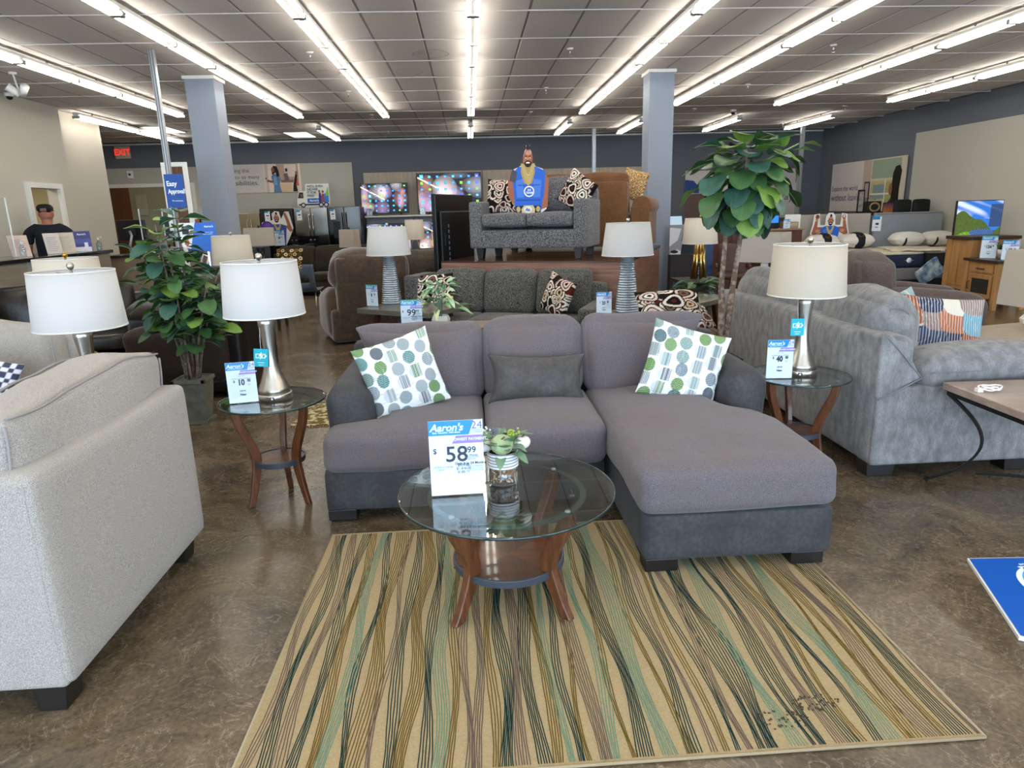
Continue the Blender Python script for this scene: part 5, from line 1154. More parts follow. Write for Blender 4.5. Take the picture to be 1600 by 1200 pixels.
# ------------------------------------------------------------------ wall graphics
def wall_graphic(name, label, loc, rz=0): return thing(name, label, 'poster', loc, rz)
ph = mat('poster_pale', '#c9c2bd', rough=.6); txt = mat('poster_text_grey', '#5a5a70', rough=.6)
t = wall_graphic('wall_poster', 'wall poster of a woman in a denim shirt beside grey lettering', (-6.75, 20.35, 2.28))
MB().box(0, 2.06, -.012, 0, 0, .77, ph).build('panel', t)
m = MB(); x0 = 1.05
layers(m, [('#e3d2c6', rect(1.05, 2.06, .0, .77)), ('#b79a88', rect(1.40, 2.0, .3, .77)), ('#dccabd', rect(1.62, 1.95, .42, .75)), ('#8d6f5d', rect(1.50, 1.85, .26, .34)), ('#d8b894', rect(1.46, 1.80, .0, .24)), ('#c8b3a6', rect(1.08, 1.16, .0, .77)),
           ('#5c7ea3', [(1.28, 0), (1.30, .2), (1.24, .42), (1.30, .50), (1.42, .50), (1.50, .38), (1.46, .2), (1.50, 0)]), ('#7b9cbd', [(1.32, .2), (1.30, .42), (1.38, .44), (1.40, .2)]), ('#8e5a40', [(1.10, .30), (1.26, .26), (1.30, .31), (1.14, .35)]), ('#1d1718', [(1.28, .48), (1.26, .62), (1.33, .72), (1.42, .70), (1.46, .58), (1.48, .44), (1.40, .42), (1.38, .54)]), ('#8e5a40', ell(1.305, .61, .045, .07)), ('#8f1f2a', ell(1.10, .38, .025, .02)),
           ('#6d5f62', [(1.62, .3), (1.60, .5), (1.70, .52), (1.74, .32)]), ('#4a3028', ell(1.68, .60, .035, .05)), ('#d0614e', [(1.86, .16), (1.88, .36), (1.96, .38), (2.0, .18)]), ('#241a1e', [(1.82, .02), (1.84, .2), (1.88, .34), (1.92, .5), (1.97, .46), (1.92, .2), (1.95, .02)]), ('#8e6a54', ell(1.95, .52, .035, .05))], t=.004, base=-.012)
m.text('ing the', .15, txt, (.24, -.02, .60), align='LEFT'); m.text('to so many', .15, txt, (.24, -.02, .43), align='LEFT'); m.text('sibilities.', .19, txt, (.24, -.02, .27), align='LEFT'); m.build('print', t)
t = wall_graphic('wall_poster', 'wall poster of a sofa with a blue cushion, largely hidden behind the fiddle-leaf tree', (6.34, 20.35, 1.2))
MB().box(0, 3.4, -.012, 0, 0, 1.40, ph).build('panel', t); m = MB()
layers(m, [('#cfc6c2', rect(0, 1.3, .0, 1.4)), ('#6a5650', [(0, 0), (0, .75), (.7, .75), (1.3, .6), (1.3, 0)]), ('#2e4a86', [(0, .78), (.0, 1.15), (.25, 1.12), (.6, .76)]), ('#a98a78', [(.6, .76), (.45, 1.1), (.8, 1.15), (1.0, .8)]), ('#8b6a5a', rect(.8, 1.3, .3, .8))], t=.004, base=-.012)
m.text('away', .34, mat('poster_text_blue', '#54628e'), (2.60, -.02, .62), align='LEFT'); m.build('print', t)
t = wall_graphic('wall_poster', "wall poster with a woman at a window and grey lettering, right wall", (10.37, 17.9, 1.36), -90)
MB().box(-1.70, 1.70, -.012, 0, 0, 1.28, ph).build('panel', t); m = MB()
layers(m, [('#b6a394', rect(-.1, .25, 0, 1.28)), ('#c9bda8', rect(.25, 1.7, 0, 1.28)), ('#8fa08c', rect(.3, 1.5, .80, 1.25)), ('#b9ae80', rect(.3, 1.5, .1, .74)), ('#7b8f93', rect(.4, .95, .30, .65)), ('#a5a06c', rect(.95, 1.4, .2, .7)), ('#dcd2bc', rect(.9, .94, .1, .78)), ('#dcd2bc', rect(.3, 1.5, .40, .44)),
           ('#6b543c', [(1.1, .0), (1.08, .2), (1.2, .32), (1.5, .3), (1.6, 0)]), ('#1f1713', [(1.22, .28), (1.2, .5), (1.22, .9), (1.3, 1.05), (1.45, 1.08), (1.55, .95), (1.5, .5), (1.52, .2), (1.3, .1)]), ('#2b2024', [(1.05, 0), (1.1, .2), (1.25, .3), (1.45, .22), (1.5, 0)]), ('#8a5f47', ell(1.17, .52, .07, .14)), ('#3b2e28', rect(.02, .26, .06, .74)), ('#a39a94', rect(.06, .22, .34, .70)), ('#7d6a5c', rect(.06, .22, .1, .34))], t=.004, base=-.012)
m.text('Explore the world', .19, txt, (-1.64, -.02, .60), align='LEFT', sx=.95); m.text('without leaving home', .27, txt, (-1.64, -.02, .36), align='LEFT', sx=.95); m.build('print', t)
# ------------------------------------------------------------------ television wall
tvp = mat('pale_birch_panel', '#b9ae9c', rough=.6, c2='#aa9f8d', nscale=3, stretch=(4, 1, .5)); tvl = mat('pale_blue_laminate', '#9aa0a8', rough=.5)
t = thing('display_wall_unit', 'pale birch slatted display wall with a white ledge carrying the televisions', 'shelving', (0, 20.25, 0))
for x0, x1 in ((-2.94, -1.45), (-1.44, .42), (.43, 2.1), (2.11, 3.8), (3.81, 5.4)): MB().box(x0, x1, .05, .09, 1.58, 2.75, tvp).build('upper_panel', t, bevel=.004); MB().box(x0, x1, .05, .09, 0, 1.52, tvl).build('lower_panel', t, bevel=.004)
MB().box(-2.94, 5.4, -.25, .05, 1.52, 1.57, white_tr).build('ledge', t, bevel=.004); MB().box(-2.94, 5.4, -.35, .05, .0, .58, tvl).build('plinth', t, bevel=.004)
def apps(seed):
    def fn(U, V):
        r_ = np.random.RandomState(seed); out = np.zeros(U.shape+(3,))+np.array([.012, .012, .02])
        for i in range(16):
            cx, cy, a, b = r_.rand(), r_.rand(), r_.uniform(.05, .2), r_.uniform(.08, .3); c = np.array(((.45, .2, .14), (.5, .32, .55), (.55, .45, .4), (.2, .25, .35))[r_.randint(4)])*r_.uniform(.4, 1.2); g = np.exp(-((U-cx)/a)**2-((V-cy)/b)**2); out += c*(g*(g > .25))[..., None]*.8
        out += (np.abs(V-(.9-U*.9)) < .02)[..., None]*np.array([.9, .8, .6])*(U < .5)[..., None]
        nx, ny = 8, 6
        for i in range(nx):
            for j in range(ny):
                cx, cy = (i+.5)/nx, (j+.5)/ny; s = .020+.012*(r_.rand() < .15)+.0; c = ((.02, .35, .95), (.05, .6, .9), (.08, .15, .9), (.2, .75, .05))[r_.choice(4, p=[.4, .25, .25, .1])]
                out = np.where(((np.abs(U-cx) < s) & (np.abs(V-cy) < s*1.5))[..., None], np.array(c), out); out = np.where(((np.abs(U-cx) < s*.4) & (np.abs(V-cy) < s*.5))[..., None], np.array([.7, .85, 1]), out)
        return np.clip(out, 0, 1)
    return fn
def tv(label, loc, W, H, seed, fn=None, rz=0, n=120, em=1.0, stand=True):
    t = thing('television', label, 'television', loc, rz); MB().box(-W/2-.012, W/2+.012, .002, .05, -.012, H+.012, blk).build('bezel', t, bevel=.004)
    picture('screen', W, H, n, int(n*H/W), fn or apps(seed), t, (0, 0, 0), emit=em)
    if stand:
        for s in (-1, 1): MB().tube([(s*W*.33, .02, 0), (s*(W*.33+.02), -.06, -.055)], .012, blk, 6).tube([(s*W*.33, .02, 0), (s*(W*.33+.02), .10, -.055)], .012, blk, 6).build('foot', t)
    return t
tv('lit television showing coloured app icons, on the ledge of the birch wall at left', (-2.36, 20.08, 1.64), 1.30, .80, 3)
tv('larger lit television with app icons, above the black television seen from behind', (-.52, 20.08, 1.64), 1.78, 1.04, 12)
tv('lit television low under the ledge, left of the white cone lamp shade', (-2.28, 19.80, .64), 1.2, .70, 5)
tv('lit television low under the ledge behind the farthest drum lamp', (-.78, 19.80, .64), 1.3, .74, 9)
for x, l in ((-2.80, 'left'), (-1.30, 'right')): sign('tiny price sign on the white ledge under the %s wall television' % l, (x, 20.02, 1.575), 0, .15, .19, '9', '99')
# ------------------------------------------------------------------ refrigerators and ranges
ss = mat('stainless_steel', '#a9a7a2', rough=.16, metal=1, bump=.06, bscale=3, stretch=(1, 1, .15)); ssd = mat('black_stainless', '#4a4744', rough=.15, metal=1, bump=.06, bscale=3, stretch=(1, 1, .15)); champ = mat('champagne_steel', '#a89c80', rough=.3, metal=.8)
def fridge(label, x, w, h, m, disp=False):
    t = thing('refrigerator', label, 'refrigerator', (x, 19.35, 0)); MB().box(-w/2, w/2, .06, .75, .03, h-.01, mat('fridge_side', '#26282c', rough=.5)).build('cabinet', t, bevel=.006)
    for s in (-1, 1):
        q = MB().box(min(0, s*w/2)+.003, max(0, s*w/2)-.003, 0, .055, .68, h, m).build('door', t, bevel=.01); MB().tube([(s*.05, -.05, .80), (s*.05, -.055, h-.15)], .013, m, 8).box(s*.05-.01, s*.05+.01, -.05, 0, .82, .85, m).box(s*.05-.01, s*.05+.01, -.05, 0, h-.2, h-.17, m).build('handle', q)
    MB().box(-w/2+.003, w/2-.003, 0, .055, .05, .67, m).tube([(-w/2+.08, -.05, .60), (w/2-.08, -.05, .60)], .013, m, 8).build('drawer', t, bevel=.008)
    if disp: MB().box(-w*.36, -w*.14, -.004, .0, 1.0, 1.45, blk).build('dispenser', t, bevel=.004)
fridge('narrow champagne refrigerator at the left of the refrigerator row', -5.95, .55, 1.72, champ)
fridge('dark refrigerator behind the cardboard man, second in the row', -5.22, .88, 1.83, ssd)
fridge('bright stainless french-door refrigerator, third in the row', -4.30, .90, 1.83, ss)
fridge('stainless refrigerator with a black dispenser at the right end of the row', -3.40, .88, 1.83, ssd, True)
for x in (-5.45, -4.60, -3.70):
    t = thing('price_sign', {-5.45: 'white price card on the dark refrigerator left of the cardboard man', -4.60: 'white price card at the top left of the bright refrigerator', -3.70: 'white price card on the refrigerator with the dispenser'}[x], 'sign', (x, 19.33, 1.5)); MB().box(-.07, .07, -.005, 0, 0, .26, card).build('card', t)
    m = MB(); layers(m, [(hb, rect(-.07, .03, .22, .26)), (ink, rect(-.03, .04, .13, .16)), (inkg, rect(-.02, .03, .07, .085))], t=.003, base=-.005); m.build('print', t)
sblk = mat('black_glass_top', '#0d0e10', rough=.08)
for x, l in ((-5.2, 'left'), (-4.2, 'right')):
    t = thing('electric_range', 'black-topped electric range in front of the refrigerators, %s one' % l, 'stove', (x, 17.6, 0)); MB().box(-.38, .38, -.33, .33, .04, .9, ssd).build('body', t, bevel=.006)
    MB().box(-.38, .38, -.34, .34, .9, .925, sblk).build('cooktop', t, bevel=.003); MB().box(-.38, .38, .26, .34, .925, 1.12, sblk).build('control_panel', t, bevel=.006); MB().box(-.3, .3, -.342, -.33, .3, .68, sblk).build('oven_window', t)
    MB().tube([(-.3, -.38, .76), (.3, -.38, .76)], .012, ss, 8).build('handle', t)
    for k in (-.28, -.18, .18, .28): MB().lathe([(.022, 0), (.018, .03), (0, .03)], ss, 12).build('knob', t).matrix_local = Matrix.Translation((k, .26, 1.02)) @ Matrix.Rotation(R(90), 4, 'X')
    for bx, by, br in ((-.17, -.15, .1), (.17, -.15, .08), (-.17, .13, .08), (.17, .13, .1)): MB().lathe([(br, .9252), (br-.006, .9262), (br-.012, .9252)], mat('burner_ring', '#55565a', rough=.4), 28, bx, by, cap=False).build('burner_ring', t)
sign('white price sign standing on the ranges below the refrigerators', (-4.62, 17.2, .93), 0, .24, .36, '59', '99')
t = thing('media_cabinet', 'blue-grey appliance box left of the medallion pillow', 'cabinet', (-4.95, 15.6, 0)); MB().box(-.45, .45, -.3, .3, 0, .98, mat('slate_enamel', '#343d48', rough=.35)).build('body', t, bevel=.01); MB().box(-.4, .4, -.31, -.3, .55, .9, mat('slate_enamel2', '#3f4954', rough=.3)).build('drawer_front', t, bevel=.004)
# standing cardboard man by the refrigerators
L = [(SK, [(-.30, .28), (-.36, .10), (-.20, .0), (.05, .10), (.02, .16), (-.18, .1)]), ('#5a2f8e', ell(-.26, .38, .17, .20)), ('#7a55b0', ell(-.24, .40, .11, .14)), ('#3c4f9e', [(-.2, 0), (-.24, .3), (-.16, .5), (.1, .5), (.22, .45), (.16, .0)]), (SK, [(.16, .48), (.30, .30), (.36, .34), (.28, .62), (.22, .78), (.16, .76), (.22, .58), (.24, .46)]), (SK, [(-.30, .20), (-.06, .08), (.0, .24), (-.08, .3), (-.2, .2)])]
chains(L, .0, .5, .1, .2, 6); head(L, -.01, .64, .10)
ol = [(-.2, 0), (-.36, .05), (-.44, .3), (-.38, .55), (-.2, .58), (-.11, .6), (-.12, .76), (-.04, .82), (.06, .8), (.10, .62), (.2, .80), (.3, .8), (.38, .4), (.3, .22), (.18, 0)]
cutout('cutout of a mohawked man holding a purple ball, by the dark refrigerator', (-4.78, 17.75, .93), 0, ol, L)
# truck cutout above the refrigerators
t = thing('truck_cutout', "cardboard delivery truck reading WE'LL EVEN DELIVER IT FOR FREE! above the refrigerators", 'cutout', (-4.25, 19.55, 1.835))
MB().prism([(-.42, .05), (-.42, .2), (-.36, .42), (-.18, .44), (-.16, .62), (.46, .62), (.46, .06), (.3, 0), (-.3, 0)], 0, .01, white).build('board', t); m = MB()
layers(m, [('#dfe3dc', rect(-.16, .45, .10, .61)), ('#2a62b0', rect(-.14, .22, .12, .24)), ('#3a7cc8', [(.1, .12), (.2, .3), (.44, .4), (.44, .12)]), ('#7cb85a', [(.34, .3), (.44, .55), (.45, .3)]), ('#3d3d7a', [(.16, .14), (.18, .38), (.24, .38), (.24, .14)]), ('#8e5a40', ell(.20, .42, .03, .04)), ('#b03a3a', [(.25, .14), (.26, .36), (.31, .36), (.32, .14)]), ('#8e5a40', ell(.29, .41, .03, .04)), ('#3a3f46', rect(-.38, .44, .06, .10)), ('#2b2f36', [(-.39, .25), (-.34, .40), (-.24, .40), (-.24, .25)]), ('#8e5a40', ell(-.29, .32, .03, .04))]
       + [('#1c1d20', ell(x, .065, .068, .068)) for x in (-.26, .22, .36)]+[('#c9c9c9', ell(x, .065, .04, .04)) for x in (-.26, .22, .36)], t=.003)
for i, l in enumerate(("WE'LL EVEN", 'DELIVER', 'IT FOR', 'FREE!')): m.text(l, .082, ink, (-.13, -.03, .555-.083*i), align='LEFT', bold=.02)
m.text("Aaron's", .08, tw, (.04, -.032, .18), bold=.03, shear=.2); m.build('print', t)
# ------------------------------------------------------------------ blue signs at left
t = thing('hanging_sign', "blue 'Easy Approval!' sign on the metal pole, above the leafy plant", 'sign', (-3.77, 9.36, 1.75), 4)
MB().box(-.115, .115, -.006, 0, 0, .42, mat('aa_blue', '#154c9e', rough=.45)).build('board', t); m = MB(); m.text('Easy', .085, tw, (-.095, -.0065, .30), align='LEFT', bold=.03, sx=.85); m.text('Approval!', .078, tw, (-.085, -.0065, .205), align='LEFT', bold=.03, sx=.68); m.text('For everyone.', .03, tw, (-.05, -.0065, .09), align='LEFT', sx=.8); m.build('print', t)
MB().box(-.10, -.06, -.0, .06, .2, .24, pm).build('bracket', t)
t = thing('picture_frame', 'white wooden frame around a brown panel, behind the blue hanging sign', 'frame', (-3.99, 10.2, 1.45), 0)
MB().box(-.27, -.21, 0, .04, 0, .87, white_tr).box(.02, .08, 0, .04, 0, .87, white_tr).box(-.27, .08, 0, .04, .87, .93, white_tr).build('frame', t, bevel=.004); MB().box(-.21, .02, .015, .03, 0, .87, wood_d).build('panel', t)
MB().box(-.12, -.07, .0, .04, -1.45, 0, white_tr).box(-.25, .06, -.1, .14, -1.45, -1.42, white_tr).build('stand', t)
t = thing('poster_stand', 'bright blue promotional sign partly behind the leafy plant, left of the blue-grey column', 'sign', (-3.32, 9.0, 1.22), 6)
MB().prism([(-.20, .02), (-.12, .34), (.12, .34), (.12, -.02), (.0, -.02)], -.006, 0, mat('sky_blue_sign', '#1567d0', rough=.4)).build('board', t); MB().prism([(-.30, .05), (-.32, .34), (-.12, .34), (-.2, .02)], -.005, 0, card).build('photo_panel', t)
m = MB(); m.text("Aaron's", .035, tw, (.04, -.0065, .29), bold=.03); m.text('Always an easy\nreturn policy', .022, tw, (.02, -.0065, .21)); layers(m, [('#b9664a', ell(-.24, .10, .03, .04)), ('#3c3c44', rect(-.28, -.2, .2, .3))], t=.001, base=-.005); m.build('print', t)
MB().box(-.01, .01, -.002, .01, -1.22, 0, chrome).box(-.12, .12, -.1, .12, -1.22, -1.205, chrome).build('stand', t)
t = thing('ornament', 'white open-box shaped ornament between the plant and the cream drum lamp', 'ornament', (-3.66, 9.75, .98), -10)
MB().tube([(-.07, 0, 0), (.02, 0, -.01), (.06, 0, .12), (-.01, 0, .15), (-.07, 0, 0)], .014, wp, 6).build('loop', t)
plinth('dark side table under the white open-box ornament', (-3.66, 9.75, 0), .45, .45, .965, dw)
# ------------------------------------------------------------------ service counter at left
lam = mat('grey_oak_laminate', '#8f8577', rough=.45, c2='#7c7264', nscale=2.5, stretch=(.5, .5, 7))
T = thing('service_counter', 'service counter of greyed wood-grain panels with a black stone top, at far left', 'counter')
for y0, y1 in ((6.5, 9.72), (9.78, 11.9)): MB().box(-6.03, -6.0, y0, y1, .1, 1.10, lam).build('front_panel', T)
MB().box(-6.04, -5.99, 9.71, 9.79, .1, 1.10, mat('silver_joint', '#b9bfc4', rough=.3, metal=.6)).build('joint_strip', T)
MB().box(-6.7, -6.03, 6.5, 11.9, .0, 1.08, dw).build('body', T); MB().box(-6.75, -5.96, 6.4, 11.95, 1.10, 1.15, mat('black_stone_top', '#17181a', rough=.15, coat=.5)).build('worktop', T, bevel=.004)
MB().box(-6.72, -6.25, 6.42, 9.55, 1.15, 1.165, white).build('white_mat', T)
def menu(label, loc, rz, w, h, col, L=None, tilt=12, txts=()):
    t = thing('counter_sign', label, 'sign', loc, rz); t.rotation_euler = (R(-tilt), 0, R(rz))
    MB().box(-w/2, w/2, -.003, .003, 0, h, col).build('card', t); m = MB()
    layers(m, L or [(inkg, rect(-w*.35, w*.35*(.5+.5*((i*7) % 3)/2), h*(.15+.09*i), h*(.15+.09*i)+.005)) for i in range(8)], t=.002, base=-.003)
    for s, sz, x, z in txts: m.text(s, sz, tw, (x, -.008, z), bold=.02)
    m.build('print', t); MB().box(-w/2, w/2, .003, .10, .001, .006, acr).build('stand', t)
pap = mat('menu_paper', '#cfc8c0', rough=.6)
menu('left pinkish price list leaning on the counter behind the acrylic shield', (-6.25, 10.05, 1.152), 60, .26, .30, mat('pink_paper', '#cfb9ad'))
menu('double menu card standing on the black counter top, left leaf', (-6.22, 10.78, 1.152), 55, .22, .31, pap)
menu('double menu card standing on the black counter top, right leaf', (-6.14, 10.98, 1.152), 40, .22, .31, mat('beige_paper', '#c9bda8'))
menu('purple-blue brochure holder on the counter beside the menu cards', (-6.12, 11.38, 1.152), 35, .24, .32, mat('brochure_blue', '#3c3f86', rough=.4), [('#5560a8', rect(-.11, .11, .12, .2)), ('#dfe2ee', rect(-.11, .11, 0, .07)), ('#e6e6ee', rect(.02, .07, .04, .14))], txts=(("Aaron's", .04, 0, .27),))
def pump(label, loc, s=1):
    t = thing('pump_bottle', label, 'bottle', loc); MB().lathe([(.032*s, 0), (.034*s, .01), (.034*s, .10*s), (.014*s, .125*s), (.014*s, .14*s), (0, .14*s)], thin_glass('clear_bottle', (.82, .9, .93), .08), 20).build('bottle', t)
    MB().lathe([(.016*s, .14*s), (.016*s, .155*s), (.005*s, .156*s), (.005*s, .185*s)], wp, 14).tube([(0, 0, .185*s), (.045*s, 0, .185*s), (.05*s, 0, .175*s)], .006*s, wp, 6).build('pump', t)
pump('clear sanitizer pump bottle by the acrylic shield on the counter', (-6.12, 9.86, 1.166), 1.2); pump('clear sanitizer pump bottle on the counter beside the purple brochure', (-6.05, 11.70, 1.152), 1.15); pump('second clear pump bottle at the end of the counter', (-6.12, 11.85, 1.152), 1.1)
shield_m = thin_glass('clear_shield', (.96, .98, .98)); sw = mat('shield_edge', '#dfe4e8', rough=.2)
def shield(label, loc, rz, w, h):
    t = thing('acrylic_shield', label, 'shield', loc, rz); MB().box(-w/2, w/2, -.003, .003, .02, h, shield_m).build('pane', t)
    for s in (-1, 1): MB().box(s*w/2-.008, s*w/2+.008, -.006, .006, 0, h, sw).build('edge', t)
    MB().box(-w/2, w/2, -.06, .06, 0, .012, shield_m).build('foot', t)
shield('clear acrylic shield with a white edge at the far left of the counter', (-6.35, 9.45, 1.168), 75, .9, .78)
shield('clear acrylic shield on the back desk, left one of two', (-5.55, 12.6, 1.02), 5, .38, .78); shield('clear acrylic shield with a blue card on the back desk, right one of two', (-4.85, 12.6, 1.02), 5, .36, .76)
T = thing('back_desk', 'dark back desk at the end of the service counter holding monitors and shields', 'desk', (-5.4, 13.0, 0)); MB().box(-1.0, 1.3, -.5, .5, .98, 1.02, dw).build('desk_top', T, bevel=.004); MB().box(-.95, 1.25, -.45, .45, 0, .98, mat('desk_tan', '#8a7660', rough=.6)).build('body', T)
def monitor(label, loc, rz, w=.55, h=.36, arm=True):
    t = thing('monitor', label, 'monitor', loc, rz); MB().box(-w/2, w/2, -.02, .02, .24, .24+h, blk).build('panel', t, bevel=.006); MB().box(-.09, .09, -.05, -.02, .32, .46, mat('monitor_back', '#1e2023', rough=.5)).build('rear_plate', t, bevel=.005)
    MB().tube([(0, -.06, .40), (.10, -.16, .32), (-.02, -.10, .12), (-.02, -.08, 0)], .022, mat('silver_arm', '#a9adb2', rough=.35, metal=.6), 8).build('arm', t); MB().lathe([(.09, 0), (.09, .015), (.03, .02)], blk, 20).build('base', t)
monitor('black monitor seen from behind on a silver arm, just right of the navy-shirted man', (-6.05, 12.9, 1.02), -12); monitor('black monitor on a silver arm behind the right acrylic shield', (-4.75, 13.1, 1.02), -6); monitor('black monitor between the two acrylic shields', (-5.35, 13.25, 1.02), 8, .5, .33)
t = thing('promo_card', 'blue card with a smiling figure held in the right acrylic shield', 'card', (-4.85, 12.56, 1.28), 5); MB().box(-.13, .13, -.004, 0, 0, .40, mat('promo_grey', '#6e7480')).build('card', t); m = MB(); layers(m, [('#23407a', rect(-.12, .12, .12, .26)), ('#8fb6e0', ell(.0, .2, .07, .05)), ('#b0603a', ell(.1, .3, .03, .05)), ('#dfe6ee', rect(-.1, .1, .32, .34))], t=.002, base=-.004); m.build('print', t)
cl = random.Random(8)
for i, (x, y, l, c) in enumerate(((-5.7, 12.66, 'white paper stack', '#d8d5cc'), (-5.25, 12.62, 'black desk phone', '#17181a'), (-4.95, 12.75, 'blue pouch', '#2b3a8c'), (-4.55, 12.65, 'silver calculator', '#9ba0a6'), (-4.35, 12.7, 'small teal box', '#3f9aa0'))):
    b = MB().box(-.12, .12, -.08, .08, 0, .03+.02*i, mat('desk_item_%d' % i, c, rough=.5)); b.box(-.08, .08, -.06, .05, .03+.02*i, .045+.02*i, mat('desk_item_top_%d' % i, '#b9bcc0')); tag(b.build('desk_'+('papers', 'telephone', 'pouch', 'calculator', 'box')[i], bevel=.006), l+' lying on the back desk', ('papers', 'phone', 'pouch', 'calculator', 'box')[i], None, (x, y, 1.021), (0, 0, cl.uniform(-30, 30)))
# ------------------------------------------------------------------ man behind the counter
def skin_body(name, verts, edges, rad, m, parent, sub=2, root=0):
    me = bpy.data.meshes.new(name); me.from_pydata(verts, edges, []); me.materials.append(m); o = bpy.data.objects.new(name, me); COL.objects.link(o); o.parent = parent
    s = o.modifiers.new('skin', 'SKIN'); s.use_smooth_shade = True
    for i, r in enumerate(rad): sv = me.skin_vertices[0].data[i]; sv.radius = r if isinstance(r, tuple) else (r, r); sv.use_root = (i == root)
    q = o.modifiers.new('sub', 'SUBSURF'); q.levels = sub; q.render_levels = sub; return o
skin = mat('tanned_skin', '#a86f58', rough=.55, c2='#9a6350', nscale=12); navy = mat('navy_cotton', '#10141f', rough=.85, bump=.3, bscale=60); jeans = mat('dark_trousers', '#23262c', rough=.9); capm = mat('black_cap_cloth', '#0d0f12', rough=.8)
P = thing('person', 'man in a navy shirt and black cap seen from behind at the service counter', 'person', (-6.98, 12.02, 0), 18)
V = [(0, 0, .98), (0, 0, 1.12), (0, .01, 1.30), (0, .0, 1.46), (0, -.01, 1.56), (0, .02, 1.645), (0, .03, 1.74), (0, .035, 1.80),
     (-.16, -.01, 1.50), (-.27, -.02, 1.45), (-.33, -.01, 1.20), (-.35, .10, 1.02), (-.34, .20, 1.00), (.16, -.01, 1.50), (.27, -.02, 1.45), (.33, .01, 1.20), (.33, .16, 1.05), (.28, .26, 1.05),
     (-.12, 0, .90), (-.14, .0, .50), (-.14, -.02, .10), (-.15, .10, .04), (.12, 0, .90), (.14, 0, .50), (.14, -.02, .10), (.15, .10, .04)]
E_ = [(0,1),(1,2),(2,3),(3,4),(4,5),(5,6),(6,7),(3,8),(8,9),(9,10),(10,11),(11,12),(3,13),(13,14),(14,15),(15,16),(16,17),(0,18),(18,19),(19,20),(20,21),(0,22),(22,23),(23,24),(24,25)]
rd = [(.19, .14), (.20, .15), (.20, .14), (.17, .12), (.075, .075), (.085, .09), (.095, .115), (.08, .095), (.10, .09), (.08, .08), (.058, .058), (.045, .045), (.035, .035), (.10, .09), (.08, .08), (.058, .058), (.045, .045), (.035, .035), (.105, .11), (.07, .07), (.045, .045), (.04, .035), (.105, .11), (.07, .07), (.045, .045), (.04, .035)]
skin_body('body', V, E_, rd, skin, P)
for s in (-1, 1):
    vs = []; es = []; rr_ = []; hx = -.34 if s < 0 else .28; hy = .22 if s < 0 else .28; hz = 1.0 if s < 0 else 1.05
    for k in range(4):
        o_ = len(vs); dx = (k-1.5)*.018; ln = (.075, .09, .095, .08)[k]; vs += [(hx+dx*.6, hy-.01, hz), (hx+dx, hy+.05, hz-.005), (hx+dx, hy+.05+ln*.5, hz-.02), (hx+dx, hy+.05+ln*.85, hz-.045)]; es += [(o_, o_+1), (o_+1, o_+2), (o_+2, o_+3)]; rr_ += [.012, .0095, .0085, .007]
    o_ = len(vs); vs += [(hx-s*.02, hy-.01, hz), (hx-s*.05, hy+.03, hz-.01), (hx-s*.06, hy+.07, hz-.02)]; es += [(o_, o_+1), (o_+1, o_+2)]; rr_ += [.013, .011, .009]; es += [(0, o_), (0, 4), (4, 8), (8, 12)] ; skin_body('hand', vs, es, rr_, skin, P, 1)
VS = [(0, 0, .94), (0, 0, 1.10), (0, 0, 1.30), (0, 0, 1.46), (0, -.005, 1.56), (-.17, -.01, 1.50), (-.28, -.02, 1.45), (-.325, -.015, 1.25), (.17, -.01, 1.50), (.28, -.02, 1.45), (.325, .0, 1.25)]
skin_body('shirt', VS, [(0,1),(1,2),(2,3),(3,4),(3,5),(5,6),(6,7),(3,8),(8,9),(9,10)], [(.235, .17), (.235, .17), (.235, .165), (.19, .14), (.085, .085), (.125, .11), (.10, .10), (.082, .082), (.125, .11), (.10, .10), (.082, .082)], navy, P)
skin_body('trousers', [(0, 0, 1.02), (0, 0, .93), (-.12, 0, .86), (-.14, 0, .5), (-.14, -.02, .08), (.12, 0, .86), (.14, 0, .5), (.14, -.02, .08)], [(0,1),(1,2),(2,3),(3,4),(1,5),(5,6),(6,7)], [(.20, .15), (.20, .15), (.125, .125), (.088, .088), (.068, .068), (.125, .125), (.088, .088), (.068, .068)], jeans, P)
MB().soft((0, 0, .04), (.11, .28, .08), capm, r=.035, n=6).build('shoe', P).location = (-.15, .05, 0); MB().soft((0, 0, .04), (.11, .28, .08), capm, r=.035, n=6).build('shoe', P).location = (.15, .05, 0)
MB().soft((0, .03, 1.76), (.19, .235, .25), skin, r=.09, n=10).build('head', P)
for s in (-1, 1): MB().soft((s*.10, .03, 1.745), (.025, .045, .07), skin, r=.012, n=5).build('ear', P)
MB().soft((0, .145, 1.735), (.03, .04, .05), skin, r=.014, n=5).box(-.03, .03, .13, .148, 1.685, 1.694, mat('lips', '#8a4f45')).build('nose_and_mouth', P)
for s in (-1, 1): MB().soft((s*.035, .138, 1.775), (.026, .02, .014), mat('eye_dark', '#20242a', rough=.3), r=.006, n=4).build('eye', P)
c = MB(); c.soft((0, .02, 1.835), (.215, .255, .13), capm, r=.062, n=10, bulge=(0, 0, .01)); c.soft((0, .19, 1.80), (.17, .15, .012), capm, r=.005, n=5); c.build('cap', P)
MB().soft((0, -.108, 1.815), (.09, .012, .05), mat('greying_hair', '#7d625a', rough=.9), r=.005, n=4).build('hair_gap', P)
